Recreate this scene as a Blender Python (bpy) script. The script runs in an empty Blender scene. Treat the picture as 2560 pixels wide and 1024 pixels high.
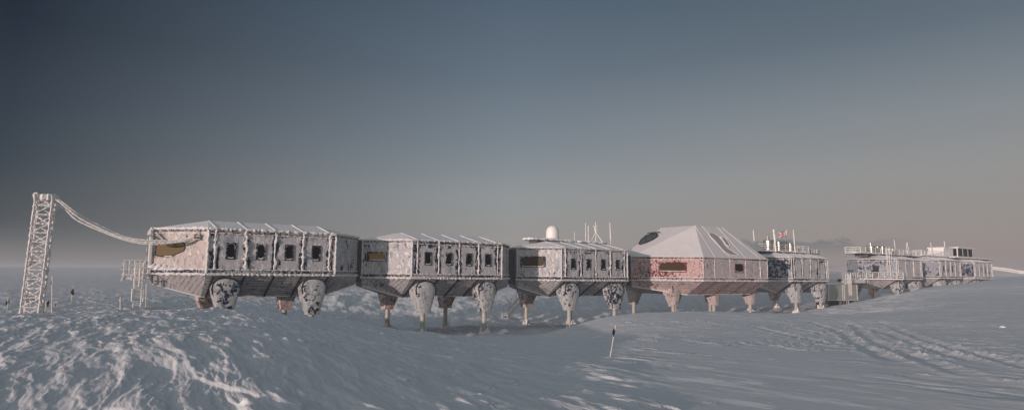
import bpy, math, random
import numpy as np
from mathutils import Vector, Matrix
random.seed(7)
rng = np.random.RandomState(11)
C = bpy.context.scene.collection
sc = bpy.context.scene
PI = math.pi

# ------------------------------------------------------------------ camera
F = 1581.0
PITCH = math.atan(175.5 / F)
ROLL = math.radians(0.604)
cam_d = bpy.data.cameras.new('camera')
cam_d.sensor_width = 36.0
cam_d.lens = F / 2560 * 36
cam_d.clip_start = 0.1
cam_d.clip_end = 9000
cam = bpy.data.objects.new('camera', cam_d)
C.objects.link(cam)
R_CAM = Matrix.Rotation(PI / 2 + PITCH, 3, 'X') @ Matrix.Rotation(ROLL, 3, 'Z')
cam.matrix_world = R_CAM.to_4x4()
sc.camera = cam


def at(px, py, Y):
    """world point at depth Y on the sight line of photo pixel (px, py)"""
    d = R_CAM @ Vector(((px - 1280) / F, (512 - py) / F, -1.0))
    return d * (Y / d.y)


# ------------------------------------------------------------------ helpers
def tag(o, label=None, cat=None, group=None, kind=None):
    if label: o['label'] = label
    if cat: o['category'] = cat
    if group: o['group'] = group
    if kind: o['kind'] = kind
    return o


def thing(name, label, cat, loc=(0, 0, 0), rz=0.0, group=None):
    o = bpy.data.objects.new(name, None)
    o.empty_display_size = 0.3
    C.objects.link(o)
    o.location = loc
    o.rotation_euler = (0, 0, rz)
    return tag(o, label, cat, group)


class MB:
    """collects shapes, links them as ONE mesh object"""
    def __init__(s):
        s.v = []
        s.f = []

    def add(s, vs, fs):
        n = len(s.v)
        s.v += [tuple(v) for v in vs]
        s.f += [tuple(i + n for i in f) for f in fs]
        return s

    def box(s, x0, x1, y0, y1, z0, z1):
        vs = [(x, y, z) for z in (z0, z1) for y in (y0, y1) for x in (x0, x1)]
        return s.add(vs, [(0, 2, 3, 1), (4, 5, 7, 6), (0, 1, 5, 4), (2, 6, 7, 3), (0, 4, 6, 2), (1, 3, 7, 5)])

    def bar(s, a, b, w, h=None, up=(0, 0, 1)):
        """square bar from a to b"""
        h = h or w
        a = Vector(a); b = Vector(b); d = (b - a).normalized()
        up = Vector(up)
        if abs(d.dot(up)) > 0.98: up = Vector((1, 0, 0))
        sx = d.cross(up).normalized() * w / 2
        sy = sx.cross(d).normalized() * h / 2
        vs = [p + i * sx + j * sy for p in (a, b) for (i, j) in ((-1, -1), (1, -1), (1, 1), (-1, 1))]
        return s.add(vs, [(3, 2, 1, 0), (4, 5, 6, 7), (0, 1, 5, 4), (1, 2, 6, 5), (2, 3, 7, 6), (3, 0, 4, 7)])

    def tube(s, pts, r, n=6, rough=0.0, step=None, seed=None, ends=True):
        """tube through pts, radius r (number or list); rough = lumpy rime"""
        P = [Vector(p) for p in pts]
        R = list(r) if isinstance(r, (list, tuple)) else [r] * len(P)
        if step:
            Q = []; RR = []
            for i in range(len(P) - 1):
                k = max(1, int((P[i + 1] - P[i]).length / step))
                for j in range(k):
                    t = j / k
                    Q.append(P[i].lerp(P[i + 1], t)); RR.append(R[i] * (1 - t) + R[i + 1] * t)
            Q.append(P[-1]); RR.append(R[-1]); P, R = Q, RR
        rr = random.Random(seed if seed is not None else random.random())
        rings = []
        base = len(s.v); vs = []
        for i, p in enumerate(P):
            d = (P[min(i + 1, len(P) - 1)] - P[max(i - 1, 0)]).normalized()
            a = Vector((0, 0, 1)) if abs(d.z) < 0.9 else Vector((1, 0, 0))
            x = d.cross(a).normalized(); y = x.cross(d).normalized()
            lump = 1 + rough * rr.uniform(-0.6, 1.0)
            off = (x * rr.uniform(-1, 1) + y * rr.uniform(-1, 1)) * R[i] * rough * 0.5
            for k in range(n):
                an = 2 * PI * k / n
                q = R[i] * lump * (1 + rough * rr.uniform(-0.3, 0.3))
                vs.append(p + off + (x * math.cos(an) + y * math.sin(an)) * q)
        fs = []
        for i in range(len(P) - 1):
            for k in range(n):
                fs.append((i * n + k, i * n + (k + 1) % n, (i + 1) * n + (k + 1) % n, (i + 1) * n + k))
        if ends:
            fs.append(tuple(range(n))[::-1]); m = (len(P) - 1) * n
            fs.append(tuple(m + k for k in range(n)))
        return s.add(vs, fs)

    def cyl(s, c, r, h, n=20, r2=None, cap=True):
        r2 = r if r2 is None else r2
        vs = [(c[0] + r * math.cos(2 * PI * k / n), c[1] + r * math.sin(2 * PI * k / n), c[2]) for k in range(n)]
        vs += [(c[0] + r2 * math.cos(2 * PI * k / n), c[1] + r2 * math.sin(2 * PI * k / n), c[2] + h) for k in range(n)]
        fs = [(k, (k + 1) % n, n + (k + 1) % n, n + k) for k in range(n)]
        if cap: fs += [tuple(range(n))[::-1], tuple(range(n, 2 * n))]
        return s.add(vs, fs)

    def lathe(s, c, prof, n=24):
        vs = []; fs = []
        for (r, z) in prof:
            for k in range(n):
                vs.append((c[0] + r * math.cos(2 * PI * k / n), c[1] + r * math.sin(2 * PI * k / n), c[2] + z))
        for i in range(len(prof) - 1):
            for k in range(n):
                fs.append((i * n + k, i * n + (k + 1) % n, (i + 1) * n + (k + 1) % n, (i + 1) * n + k))
        return s.add(vs, fs)

    def loft(s, rings, cap=True):
        n = len(rings[0]); vs = [p for r in rings for p in r]; fs = []
        for i in range(len(rings) - 1):
            for k in range(n):
                fs.append((i * n + k, i * n + (k + 1) % n, (i + 1) * n + (k + 1) % n, (i + 1) * n + k))
        if cap:
            fs.append(tuple(range(n))[::-1]); m = (len(rings) - 1) * n
            fs.append(tuple(m + k for k in range(n)))
        return s.add(vs, fs)

    def lump(s, c, r, seed=0, sub=2):
        """irregular snow lump"""
        rr = random.Random(seed); n = 8; prof = []
        vs = []; fs = []
        for i in range(5):
            ph = (i / 4) * PI / 2
            for k in range(n):
                th = 2 * PI * (k + 0.5 * (i % 2)) / n
                q = rr.uniform(0.7, 1.2)
                vs.append((c[0] + r[0] * q * math.cos(ph) * math.cos(th), c[1] + r[1] * q * math.cos(ph) * math.sin(th),
                           c[2] + r[2] * math.sin(ph) * rr.uniform(0.8, 1.15)))
        for i in range(4):
            for k in range(n):
                fs.append((i * n + k, i * n + (k + 1) % n, (i + 1) * n + (k + 1) % n, (i + 1) * n + k))
        fs.append(tuple(4 * n + k for k in range(n)))
        return s.add(vs, fs)

    def build(s, name, m, parent=None, smooth=False, bevel=0, xf=None, fix=True):
        me = bpy.data.meshes.new(name)
        vs = s.v if xf is None else [tuple(xf(v)) for v in s.v]
        me.from_pydata(vs, [], s.f)
        if fix:
            import bmesh
            bm = bmesh.new(); bm.from_mesh(me)
            bmesh.ops.recalc_face_normals(bm, faces=bm.faces)
            bm.to_mesh(me); bm.free()
        me.materials.append(m)
        if smooth:
            me.polygons.foreach_set('use_smooth', [True] * len(me.polygons))
        o = bpy.data.objects.new(name, me)
        C.objects.link(o)
        if parent: o.parent = parent
        if bevel:
            b = o.modifiers.new('bevel', 'BEVEL'); b.width = bevel; b.segments = 2; b.limit_method = 'ANGLE'
        return o


# ------------------------------------------------------------------ noise (numpy)
PERM = rng.permutation(4096)
GR = rng.uniform(0, 2 * PI, 4096)


def perlin(x, y, seed=0):
    xi = np.floor(x).astype(np.int64); yi = np.floor(y).astype(np.int64)
    xf = x - xi; yf = y - yi
    u = xf * xf * xf * (xf * (xf * 6 - 15) + 10); v = yf * yf * yf * (yf * (yf * 6 - 15) + 10)

    def g(ix, iy, dx, dy):
        h = PERM[(PERM[(ix + seed * 131) & 4095] + iy * 7 + seed) & 4095]
        a = GR[h]
        return np.cos(a) * dx + np.sin(a) * dy
    n00 = g(xi, yi, xf, yf); n10 = g(xi + 1, yi, xf - 1, yf)
    n01 = g(xi, yi + 1, xf, yf - 1); n11 = g(xi + 1, yi + 1, xf - 1, yf - 1)
    return (n00 * (1 - u) + n10 * u) * (1 - v) + (n01 * (1 - u) + n11 * u) * v * 1.0


def fbm(x, y, o=4, seed=0, gain=0.5):
    t = 0; a = 1.0; f = 1.0
    for i in range(o):
        t = t + a * perlin(x * f, y * f, seed + i * 17); a *= gain; f *= 2.03
    return t


def ridged(x, y, o=3, seed=0):
    t = 0; a = 1.0; f = 1.0
    for i in range(o):
        t = t + a * (1 - np.abs(perlin(x * f, y * f, seed + i * 13)) * 2.2); a *= 0.5; f *= 2.1
    return t


def sstep(a, b, x):
    t = np.clip((x - a) / (b - a), 0, 1)
    return t * t * (3 - 2 * t)


# ------------------------------------------------------------------ terrain macro shape
def hor(px): return 674 + 27 * px / 2560.0
# (photo column, [(depth, picture row or ('z', height))...])
COLS = [
    (-500, [(6, 'z-2.0'), (20, 'z-2.1'), (60, 'z-3.2'), (150, 'z-3.5'), (400, 'z-1'), (1500, 'z5')]),
    (0, [(8, 'z-2.05'), (16, 'z-2.05'), (32, 787), (40, 'z-3.0'), (50, 783), (80, 745), (150, 714), (400, 685), (1500, 668)]),
    (200, [(8, 'z-2.0'), (16, 'z-1.85'), (32, 784), (42, 'z-2.9'), (50, 783), (80, 745), (150, 714), (400, 685), (1500, 668)]),
    (400, [(8, 'z-1.95'), (16, 'z-1.75'), (34, 776), (44, 'z-2.95'), (56, 771), (80, 745), (150, 713), (400, 686), (1500, 669)]),
    (560, [(8, 'z-1.9'), (16, 'z-1.7'), (36, 770), (46, 'z-3.4'), (58, 'z-4.2'), (70, 'z-4.2'), (86, 748), (150, 713), (400, 687), (1500, 670)]),
    (760, [(8, 'z-1.9'), (16, 'z-1.85'), (28, 'z-2.2'), (42, 797), (50, 'z-4.4'), (60, 'z-5.3'), (76, 'z-5.3'), (95, 742), (150, 714), (400, 688), (1500, 671)]),
    (880, [(8, 'z-1.95'), (16, 'z-2.0'), (28, 'z-2.55'), (46, 807), (54, 'z-5.0'), (65, 'z-6.1'), (80, 'z-6.1'), (88, 'z-5.0'), (98, 738), (150, 715), (400, 690), (1500, 672)]),
    (1060, [(8, 'z-2.0'), (16, 'z-2.25'), (28, 'z-3.1'), (45, 836), (58, 829), (66, 'z-6.2'), (76, 'z-6.4'), (86, 'z-6.3'), (92, 'z-5.0'), (100, 744), (150, 716), (400, 690), (1500, 674)]),
    (1180, [(8, 'z-2.05'), (16, 'z-2.4'), (28, 'z-3.3'), (45, 'z-4.8'), (60, 843), (70, 'z-6.3'), (80, 'z-6.5'), (88, 'z-6.3'), (95, 'z-4.9'), (104, 746), (150, 717), (400, 690), (1500, 675)]),
    (1300, [(8, 'z-2.05'), (16, 'z-2.45'), (28, 'z-3.3'), (45, 'z-4.8'), (64, 840), (76, 'z-6.4'), (86, 'z-6.5'), (94, 'z-6.2'), (102, 'z-4.6'), (110, 742), (160, 717), (400, 690), (1500, 676)]),
    (1420, [(8, 'z-2.05'), (16, 'z-2.45'), (28, 'z-3.1'), (45, 'z-4.3'), (60, 826), (68, 'z-6.0'), (78, 'z-6.4'), (92, 'z-6.4'), (106, 'z-4.6'), (114, 738), (160, 717), (400, 690), (1500, 677)]),
    (1480, [(16, 'z-2.4'), (28, 'z-3.0'), (45, 'z-3.8'), (58, 799), (68, 'z-5.6'), (80, 'z-6.4'), (94, 'z-6.4'), (108, 'z-4.6'), (116, 734)]),
    (1600, [(8, 'z-2.1'), (16, 'z-2.4'), (28, 'z-2.85'), (45, 'z-3.3'), (60, 785), (70, 'z-5.3'), (82, 'z-6.4'), (100, 'z-6.4'), (114, 'z-4.6'), (122, 728), (165, 716), (400, 691), (1500, 678)]),
    (1750, [(8, 'z-2.1'), (16, 'z-2.35'), (28, 'z-2.75'), (45, 'z-3.15'), (62, 780), (74, 'z-5.0'), (86, 'z-6.3'), (106, 'z-6.3'), (118, 'z-4.4'), (126, 722), (165, 714), (400, 691), (1500, 680)]),
    (1900, [(8, 'z-2.1'), (16, 'z-2.35'), (28, 'z-2.7'), (45, 'z-3.15'), (66, 783), (80, 'z-5.0'), (95, 'z-6.0'), (112, 'z-6.0'), (124, 'z-4.2'), (132, 722), (170, 713), (400, 692), (1500, 682)]),
    (2060, [(8, 'z-2.1'), (16, 'z-2.3'), (28, 'z-2.7'), (45, 'z-3.2'), (66, 'z-3.9'), (90, 777), (108, 769), (120, 'z-5.2'), (134, 'z-4.6'), (146, 730), (190, 712), (400, 694), (1500, 684)]),
    (2190, [(16, 'z-2.25'), (28, 'z-2.6'), (45, 'z-3.0'), (66, 'z-3.4'), (95, 762), (118, 743), (128, 'z-4.2'), (140, 'z-4.2'), (152, 722), (200, 711), (400, 695), (1500, 686)]),
    (2280, [(8, 'z-2.1'), (16, 'z-2.25'), (28, 'z-2.55'), (45, 'z-2.9'), (66, 'z-3.1'), (90, 752), (122, 724), (132, 'z-2.2'), (146, 'z-2.6'), (200, 710), (400, 695), (1500, 687)]),
    (2400, [(28, 'z-2.5'), (45, 'z-2.8'), (66, 'z-2.8'), (100, 733), (132, 710), (144, 'z-0.9'), (160, 'z-1.3'), (220, 705), (400, 697), (1500, 688)]),
    (2480, [(8, 'z-2.1'), (16, 'z-2.2'), (28, 'z-2.5'), (45, 'z-2.7'), (66, 'z-2.7'), (100, 724), (140, 697), (155, 'z0.3'), (220, 704), (400, 697), (1500, 689)]),
    (2600, [(8, 'z-2.1'), (16, 'z-2.2'), (28, 'z-2.4'), (45, 'z-2.6'), (66, 'z-2.4'), (100, 711), (138, 687), (170, 'z0.9'), (240, 702), (400, 698), (1500, 690)]),
    (3100, [(6, 'z-2.1'), (20, 'z-2.2'), (60, 'z-2.2'), (110, 'z-0.3'), (170, 'z0.5'), (400, 'z-1'), (1500, 'z2')]),
]
K_LN = 5.0
pts = []; vals = []
for px, lst in COLS:
    az = math.atan((px - 1280) / F)
    for Z, w in lst:
        z = float(w[1:]) if isinstance(w, str) else at(px, w, Z).z
        pts.append((math.degrees(az) / 8.0, math.log(Z / math.cos(az)) * K_LN)); vals.append(z)
pts = np.array(pts); vals = np.array(vals)


def kern(d2): return np.sqrt(d2 + 0.08)


A_ = kern(((pts[:, None] - pts[None]) ** 2).sum(-1))
nP = len(pts)
M_ = np.zeros((nP + 3, nP + 3)); M_[:nP, :nP] = A_ - np.eye(nP) * 0.02
M_[:nP, nP] = 1; M_[:nP, nP + 1:] = pts; M_[nP:, :nP] = M_[:nP, nP:].T
W_ = np.linalg.solve(M_, np.concatenate([vals, [0, 0, 0]]))


def macro(X, Y):
    X = np.atleast_1d(np.asarray(X, float)); Y = np.atleast_1d(np.asarray(Y, float))
    az = np.degrees(np.arctan2(X, Y)); r = np.hypot(X, Y)
    a = np.clip(az, -50, 50) / 8.0; b = np.log(np.clip(r, 7, 1900)) * K_LN
    out = np.empty(X.shape)
    for i in range(0, X.size, 20000):
        aa = a[i:i + 20000]; bb = b[i:i + 20000]
        d2 = (aa[:, None] - pts[None, :, 0]) ** 2 + (bb[:, None] - pts[None, :, 1]) ** 2
        out[i:i + 20000] = kern(d2) @ W_[:nP] + W_[nP] + aa * W_[nP + 1] + bb * W_[nP + 2]
    far = sstep(55, 85, np.abs(az))
    return out * (1 - far) + (-2.05) * far


# wind blows along the camera-left-to-depth diagonal
WA = math.radians(-31)
WX, WY = math.sin(WA), math.cos(WA)


def ground(X, Y):
    X = np.atleast_1d(np.asarray(X, float)); Y = np.atleast_1d(np.asarray(Y, float))
    z = macro(X, Y)
    r = np.hypot(X, Y); az = np.degrees(np.arctan2(X, Y))
    al = X * WX + Y * WY; ac = X * WY - Y * WX
    wa = fbm(al / 9, ac / 5, 3, 3) * 1.6
    # how rough the crust is: strong on the left mound, weak on the right drift
    left = 1 - sstep(-3, 13, az + 0.22 * (r - 22))
    patch = sstep(0.02, 0.3, fbm(al / 22 + 3, ac / 7 + 1, 3, 40)) * sstep(2, 10, az) * (1 - sstep(24, 44, r))
    low = (1 - sstep(8, 16, az)) * (1 - sstep(14, 26, r))
    amp = np.clip(left + 0.45 * patch + 0.6 * low, 0, 1) * (1 - 0.6 * sstep(60, 200, r)) + 0.05
    s1 = ridged((al + wa * .5) / 4.6, (ac + wa * 0.35) / 0.85, 4, 5) - 1.0
    s2 = ridged((al + 0.3 * s1) / 3.4, (ac + wa * 0.3 + 0.30 * s1) / 0.60, 3, 23) * 0.8 - 0.8
    pl = sstep(0.0, 0.10, fbm((al + wa) / 3.4, (ac - wa * .4) / 1.3, 4, 61)) * 0.13 * (0.5 + fbm(al / 6, ac / 3, 2, 9))
    pl2 = sstep(-0.05, 0.22, fbm((al - wa) / 6.5, (ac + wa * .7) / 2.3, 3, 71)) * 0.09
    big = fbm(al / 14, ac / 7, 2, 77) * 0.35
    s3 = fbm((al + wa) / 1.5, (ac + wa * .4) / 0.26, 3, 41)
    z = z + amp * (0.046 * s1 + 0.036 * s2 + 0.028 * s3 + 0.42 * pl + 0.6 * pl2 + 0.24 * big)
    # scattered crust flakes on the right
    fl = sstep(0.25, 0.34, fbm(al / 1.9, ac / 0.33, 4, 90)) * 0.045 * sstep(-.25, .25, fbm(al / 16 + 9, ac / 5, 3, 15)) * sstep(2, 12, az) * (1 - sstep(60, 90, r))
    z = z + fl
    # rubble in the back bank of the scoop
    bank = sstep(62, 72, Y) * (1 - sstep(105, 135, Y)) * sstep(-26, -14, az) * (1 - sstep(30, 36, az))
    z = z + bank * (0.32 * fbm(X / 2.2, Y / 3.2, 4, 31) + 0.5 * fbm(X / 7, Y / 9, 2, 55))
    # vehicle tracks crossing the right drift
    for (p, q, n) in TR:
        dx, dy = q[0] - p[0], q[1] - p[1]; L = math.hypot(dx, dy); dx /= L; dy /= L
        t = (X - p[0]) * dx + (Y - p[1]) * dy; dd = (X - p[0]) * dy - (Y - p[1]) * dx + 0.5 * np.sin(t / 7.0 + n)
        inside = sstep(0, 3, t) * (1 - sstep(L - 3, L, t))
        for s in (-1.0, 1.0):
            e = dd - s
            z = z + inside * (-0.07 * np.exp(-(e / 0.28) ** 2) + np.maximum(0, 0.045 * np.exp(-((np.abs(e) - 0.42) / 0.13) ** 2) * (0.7 + fbm(X * 4.2, Y * 4.2, 3, 8) * 1.3)))
    return z


def gp(px, py):
    """march the sight line of a picture point to the macro ground"""
    prev = 8
    for k in range(400):
        Y = 8 * (1.012 ** k); p = at(px, py, Y)
        if p.z < macro(p.x, p.y)[0]: return p
    return p


TR = []
for a, b, n in [((2050, 800), (2420, 915), 0), ((1890, 812), (2560, 912), 2), ((1830, 870), (2150, 826), 4), ((2130, 800), (2600, 960), 1)]:
    p = gp(*a); q = gp(*b); TR.append(((p.x, p.y), (q.x, q.y), n))


def gz(x, y): return float(ground([x], [y])[0])


def build_snow():
    az = np.concatenate([np.linspace(-180, -52, 60, endpoint=False), np.linspace(-52, -43, 30, endpoint=False),
                         np.linspace(-43, 43, 1050, endpoint=False), np.linspace(43, 52, 30, endpoint=False), np.linspace(52, 180, 60, endpoint=False)])
    r = np.concatenate([np.linspace(0.6, 6.8, 14, endpoint=False), np.geomspace(6.8, 40, 330, endpoint=False),
                        np.geomspace(40, 200, 330, endpoint=False), np.geomspace(200, 2600, 110)])
    A, Rr = np.meshgrid(np.radians(az), r)
    X = (np.sin(A) * Rr).ravel(); Y = (np.cos(A) * Rr).ravel()
    Zg = ground(X, Y)
    na, nr = len(az), len(r)
    co = np.stack([X, Y, Zg], 1)
    i = np.arange(nr - 1)[:, None] * na; j = np.arange(na)[None]; j2 = (j + 1) % na
    q = np.stack([i + j, i + j2, i + na + j2, i + na + j], -1).reshape(-1, 4)
    co = np.vstack([co, [[0, 0, gz(0.01, 0.01)]]])
    tri = np.stack([np.full(na, len(co) - 1), j2[0], j[0]], -1)
    me = bpy.data.meshes.new('snow_ground')
    nq, nt = len(q), len(tri)
    me.vertices.add(len(co)); me.vertices.foreach_set('co', co.astype(np.float32).ravel())
    me.loops.add(nq * 4 + nt * 3)
    # counter-clockwise from above
    me.loops.foreach_set('vertex_index', np.concatenate([q[:, ::-1].ravel(), tri[:, ::-1].ravel()]).astype(np.int32))
    me.polygons.add(nq + nt)
    me.polygons.foreach_set('loop_start', np.concatenate([np.arange(nq) * 4, nq * 4 + np.arange(nt) * 3]).astype(np.int32))
    me.update(calc_edges=True); me.validate()
    me.polygons.foreach_set('use_smooth', np.ones(len(me.polygons), bool))
    me.update()
    o = bpy.data.objects.new('snow_ground', me); C.objects.link(o)
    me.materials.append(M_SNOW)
    if me.polygons[nq // 2].normal.z < 0: me.flip_normals()
    return tag(o, kind='structure')


# ------------------------------------------------------------------ materials
def new_mat(name):
    m = bpy.data.materials.new(name); m.use_nodes = True
    nt = m.node_tree; nt.nodes.clear()
    out = nt.nodes.new('ShaderNodeOutputMaterial'); b = nt.nodes.new('ShaderNodeBsdfPrincipled')
    nt.links.new(b.outputs[0], out.inputs[0])
    return m, nt, b


def N(nt, t, **kw):
    n = nt.nodes.new(t)
    for k, v in kw.items():
        if k.startswith('i_'): n.inputs[k[2:].replace('_', ' ')].default_value = v
        else: setattr(n, k, v)
    return n


def ramp(nt, src, p0, p1, c0=(0, 0, 0, 1), c1=(1, 1, 1, 1)):
    r = nt.nodes.new('ShaderNodeValToRGB'); e = r.color_ramp.elements
    e[0].position = p0; e[0].color = c0; e[1].position = p1; e[1].color = c1
    nt.links.new(src, r.inputs[0]); return r.outputs[0]


def mix(nt, fac, a, b, mode='MIX'):
    n = nt.nodes.new('ShaderNodeMix'); n.data_type = 'RGBA'; n.blend_type = mode
    for s, v in ((n.inputs[0], fac), (n.inputs[6], a), (n.inputs[7], b)):
        if hasattr(v, 'links'): nt.links.new(v, s)
        elif isinstance(v, (int, float)): s.default_value = v
        else: s.default_value = (*v, 1)
    return n.outputs[2]


def mth(nt, op, a, b=0.0):
    n = nt.nodes.new('ShaderNodeMath'); n.operation = op
    for s, v in ((n.inputs[0], a), (n.inputs[1], b)):
        if hasattr(v, 'links'): nt.links.new(v, s)
        else: s.default_value = v
    return n.outputs[0]


def coords(nt, scale=(1, 1, 1), rnd=True):
    tc = nt.nodes.new('ShaderNodeTexCoord'); mp = nt.nodes.new('ShaderNodeMapping')
    src = tc.outputs['Object']
    if rnd:
        oi = nt.nodes.new('ShaderNodeObjectInfo'); va = nt.nodes.new('ShaderNodeVectorMath'); va.operation = 'MULTIPLY_ADD'
        va.inputs[1].default_value = (37.0, 21.0, 13.0)
        nt.links.new(oi.outputs['Random'], va.inputs[0]); nt.links.new(tc.outputs['Object'], va.inputs[2]); src = va.outputs[0]
    nt.links.new(src, mp.inputs[0]); mp.inputs['Scale'].default_value = scale
    return mp.outputs[0]


def noise(nt, vec, scale, detail=6, rough=0.6, dist=0.0):
    n = nt.nodes.new('ShaderNodeTexNoise'); n.inputs['Scale'].default_value = scale
    n.inputs['Detail'].default_value = detail; n.inputs['Roughness'].default_value = rough; n.inputs['Distortion'].default_value = dist
    nt.links.new(vec, n.inputs['Vector']); return n.outputs['Fac']


FROST = (0.54, 0.53, 0.545)
FROST2 = (0.78, 0.76, 0.745)


def frost_mat(name, paint, cover=0.55, frost=FROST, lines=None, scale=1.0, streak=True, lift=0.08, seam=None):
    """painted panel under wind-packed rime; cover = share still frosted"""
    m, nt, b = new_mat(name)
    v = coords(nt, (1, 1, 1)); vs = coords(nt, (1.6, 1.6, 0.35))
    n1 = noise(nt, v, 1.5 * scale, 8, 0.66, 0.6)
    n2 = noise(nt, vs, 2.6 * scale, 6, 0.68, 0.3)
    n3 = noise(nt, v, 0.22, 2, 0.5)
    s = mth(nt, 'ADD', mth(nt, 'MULTIPLY', n1, 0.6), mth(nt, 'MULTIPLY', n2 if streak else n1, 0.4))
    s = mth(nt, 'ADD', s, mth(nt, 'MULTIPLY', mth(nt, 'SUBTRACT', n3, 0.5), 0.35))
    if seam:
        so_ = nt.nodes.new('ShaderNodeSeparateXYZ'); nt.links.new(coords(nt, (1, 1, 1), rnd=False), so_.inputs[0])
        fr_ = mth(nt, 'ABSOLUTE', mth(nt, 'SUBTRACT', mth(nt, 'FRACT', mth(nt, 'ADD', mth(nt, 'DIVIDE', so_.outputs['X'], seam), 0.5)), 0.5))
        near = mth(nt, 'MAXIMUM', mth(nt, 'SUBTRACT', 1.0, mth(nt, 'MULTIPLY', fr_, seam / 0.55)), 0.0)
        topz = mth(nt, 'MAXIMUM', mth(nt, 'SUBTRACT', 1.0, mth(nt, 'DIVIDE', mth(nt, 'ABSOLUTE', mth(nt, 'SUBTRACT', so_.outputs['Z'], 10.0)), 0.7)), 0.0)
        s = mth(nt, 'SUBTRACT', s, mth(nt, 'MULTIPLY', mth(nt, 'MAXIMUM', near, topz), 0.20))
    thr = 0.5 - (cover - 0.5) * 0.32
    f = ramp(nt, s, thr, thr + 0.018)
    s4 = mth(nt, 'ADD', mth(nt, 'MULTIPLY', noise(nt, coords(nt, (1.3, 1.3, 0.55)), 2.2 * scale, 9, 0.70, 0.9), 0.7), mth(nt, 'MULTIPLY', n1, 0.3))
    thick = mth(nt, 'MULTIPLY', ramp(nt, s4, 0.515, 0.535), f)
    fine = noise(nt, v, 22, 4, 0.7)
    fcol = mix(nt, thick, frost, FROST2 if frost is FROST else tuple(min(0.9, c * 1.3) for c in frost))
    thin = ramp(nt, noise(nt, coords(nt, (1.2, 1.2, 0.5)), 0.95 * scale, 7, 0.6, 0.8), 0.575, 0.592)
    fcol = mix(nt, mth(nt, 'MULTIPLY', thin, 0.75), fcol, tuple(c * k for c, k in zip(frost, (0.52, 0.56, 0.62))))
    fcol = mix(nt, mth(nt, 'MULTIPLY', fine, 0.35), fcol, tuple(c * 0.55 for c in frost))
    hgt = mth(nt, 'ADD', mth(nt, 'MULTIPLY', f, 1.0), mth(nt, 'MULTIPLY', thick, 0.6))
    hgt = mth(nt, 'ADD', hgt, mth(nt, 'MULTIPLY', fine, 0.35))
    if lines:
        vec = coords(nt, (1, 1, 1), rnd=False)
        sp = nt.nodes.new('ShaderNodeSeparateXYZ'); nt.links.new(vec, sp.inputs[0])
        src = sp.outputs[lines[0]]
        if lines[0] == 'X':   # battens across: both plan axes so every face shows them
            src = mth(nt, 'ADD', sp.outputs['X'], mth(nt, 'MULTIPLY', sp.outputs['Y'], 0.15))
        fr = mth(nt, 'FRACT', mth(nt, 'MULTIPLY', src, 1 / lines[1]))
        ln = mth(nt, 'LESS_THAN', fr, lines[2])
        brk = ramp(nt, noise(nt, coords(nt, (0.8, 0.8, 3)), 1.7, 4, 0.7), 0.44, 0.56)
        ln = mth(nt, 'MULTIPLY', ln, mth(nt, 'ADD', mth(nt, 'MULTIPLY', brk, 0.8), 0.1))
        f = mth(nt, 'MULTIPLY', f, mth(nt, 'SUBTRACT', 1.0, ln))
        hgt = mth(nt, 'SUBTRACT', hgt, ln)
    pc = mix(nt, noise(nt, v, 3, 3), paint, tuple(c * 0.55 for c in paint))
    nt.links.new(mix(nt, f, pc, fcol), b.inputs['Base Color'])
    b.inputs['Roughness'].default_value = 0.75
    b.inputs['Specular IOR Level'].default_value = 0.25
    bu = nt.nodes.new('ShaderNodeBump'); bu.inputs['Strength'].default_value = 0.8; bu.inputs['Distance'].default_value = lift
    nt.links.new(hgt, bu.inputs['Height']); nt.links.new(bu.outputs[0], b.inputs['Normal'])
    return m


def plain(name, col, rough=0.6, metal=0.0, var=0.25, scale=4, bump=0.0):
    m, nt, b = new_mat(name)
    v = coords(nt); n = noise(nt, v, scale, 5)
    nt.links.new(mix(nt, n, tuple(c * (1 - var) for c in col), tuple(min(1, c * (1 + var)) for c in col)), b.inputs['Base Color'])
    b.inputs['Roughness'].default_value = rough; b.inputs['Metallic'].default_value = metal
    if bump:
        bu = nt.nodes.new('ShaderNodeBump'); bu.inputs['Strength'].default_value = 0.8; bu.inputs['Distance'].default_value = bump
        nt.links.new(noise(nt, v, scale * 3, 5, 0.7), bu.inputs['Height']); nt.links.new(bu.outputs[0], b.inputs['Normal'])
    return m


NAVY = (0.016, 0.030, 0.070)
M_WALL = frost_mat('blue_wall_rime', NAVY, 0.83)
M_WALL_S = frost_mat('blue_side_wall_rime', NAVY, 0.88, seam=2.475)
M_WALL_E = frost_mat('far_end_wall_shaded_rime', NAVY, 0.70, frost=(0.34, 0.36, 0.40), scale=1.3)  # darker, bluer frost: the neighbouring module's shadow is painted into this colour
M_WALL_F = frost_mat('far_side_wall_rime', NAVY, 0.96)
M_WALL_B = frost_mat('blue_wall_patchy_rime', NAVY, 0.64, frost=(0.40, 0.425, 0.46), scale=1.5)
M_WALL_C = frost_mat('blue_wall_thin_rime', (0.03, 0.05, 0.085), 0.28, frost=(0.42, 0.43, 0.45))
M_WALL_D = frost_mat('blue_wall_mid_rime', NAVY, 0.76)
M_HULL = frost_mat('hull_cladding_rime', NAVY, 0.88, frost=(0.50, 0.485, 0.50), lines=('Z', 0.235, 0.20))
M_HULLE = frost_mat('hull_end_cladding_rime', NAVY, 0.95, frost=(0.52, 0.50, 0.50), lines=('X', 0.33, 0.13))
M_RED = frost_mat('red_wall_rime', (0.24, 0.010, 0.014), 0.70, frost=(0.66, 0.46, 0.44), scale=2.6)
M_RED_S = frost_mat('red_side_rime', (0.14, 0.02, 0.022), 0.80, frost=(0.58, 0.515, 0.515), scale=1.7)
M_RHULL = frost_mat('red_hull_rime', (0.16, 0.03, 0.03), 0.90, frost=(0.58, 0.455, 0.44), lines=('Z', 0.26, 0.15))
M_RRIB = plain('red_hull_rib_paint', (0.22, 0.12, 0.115), 0.7)
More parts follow.
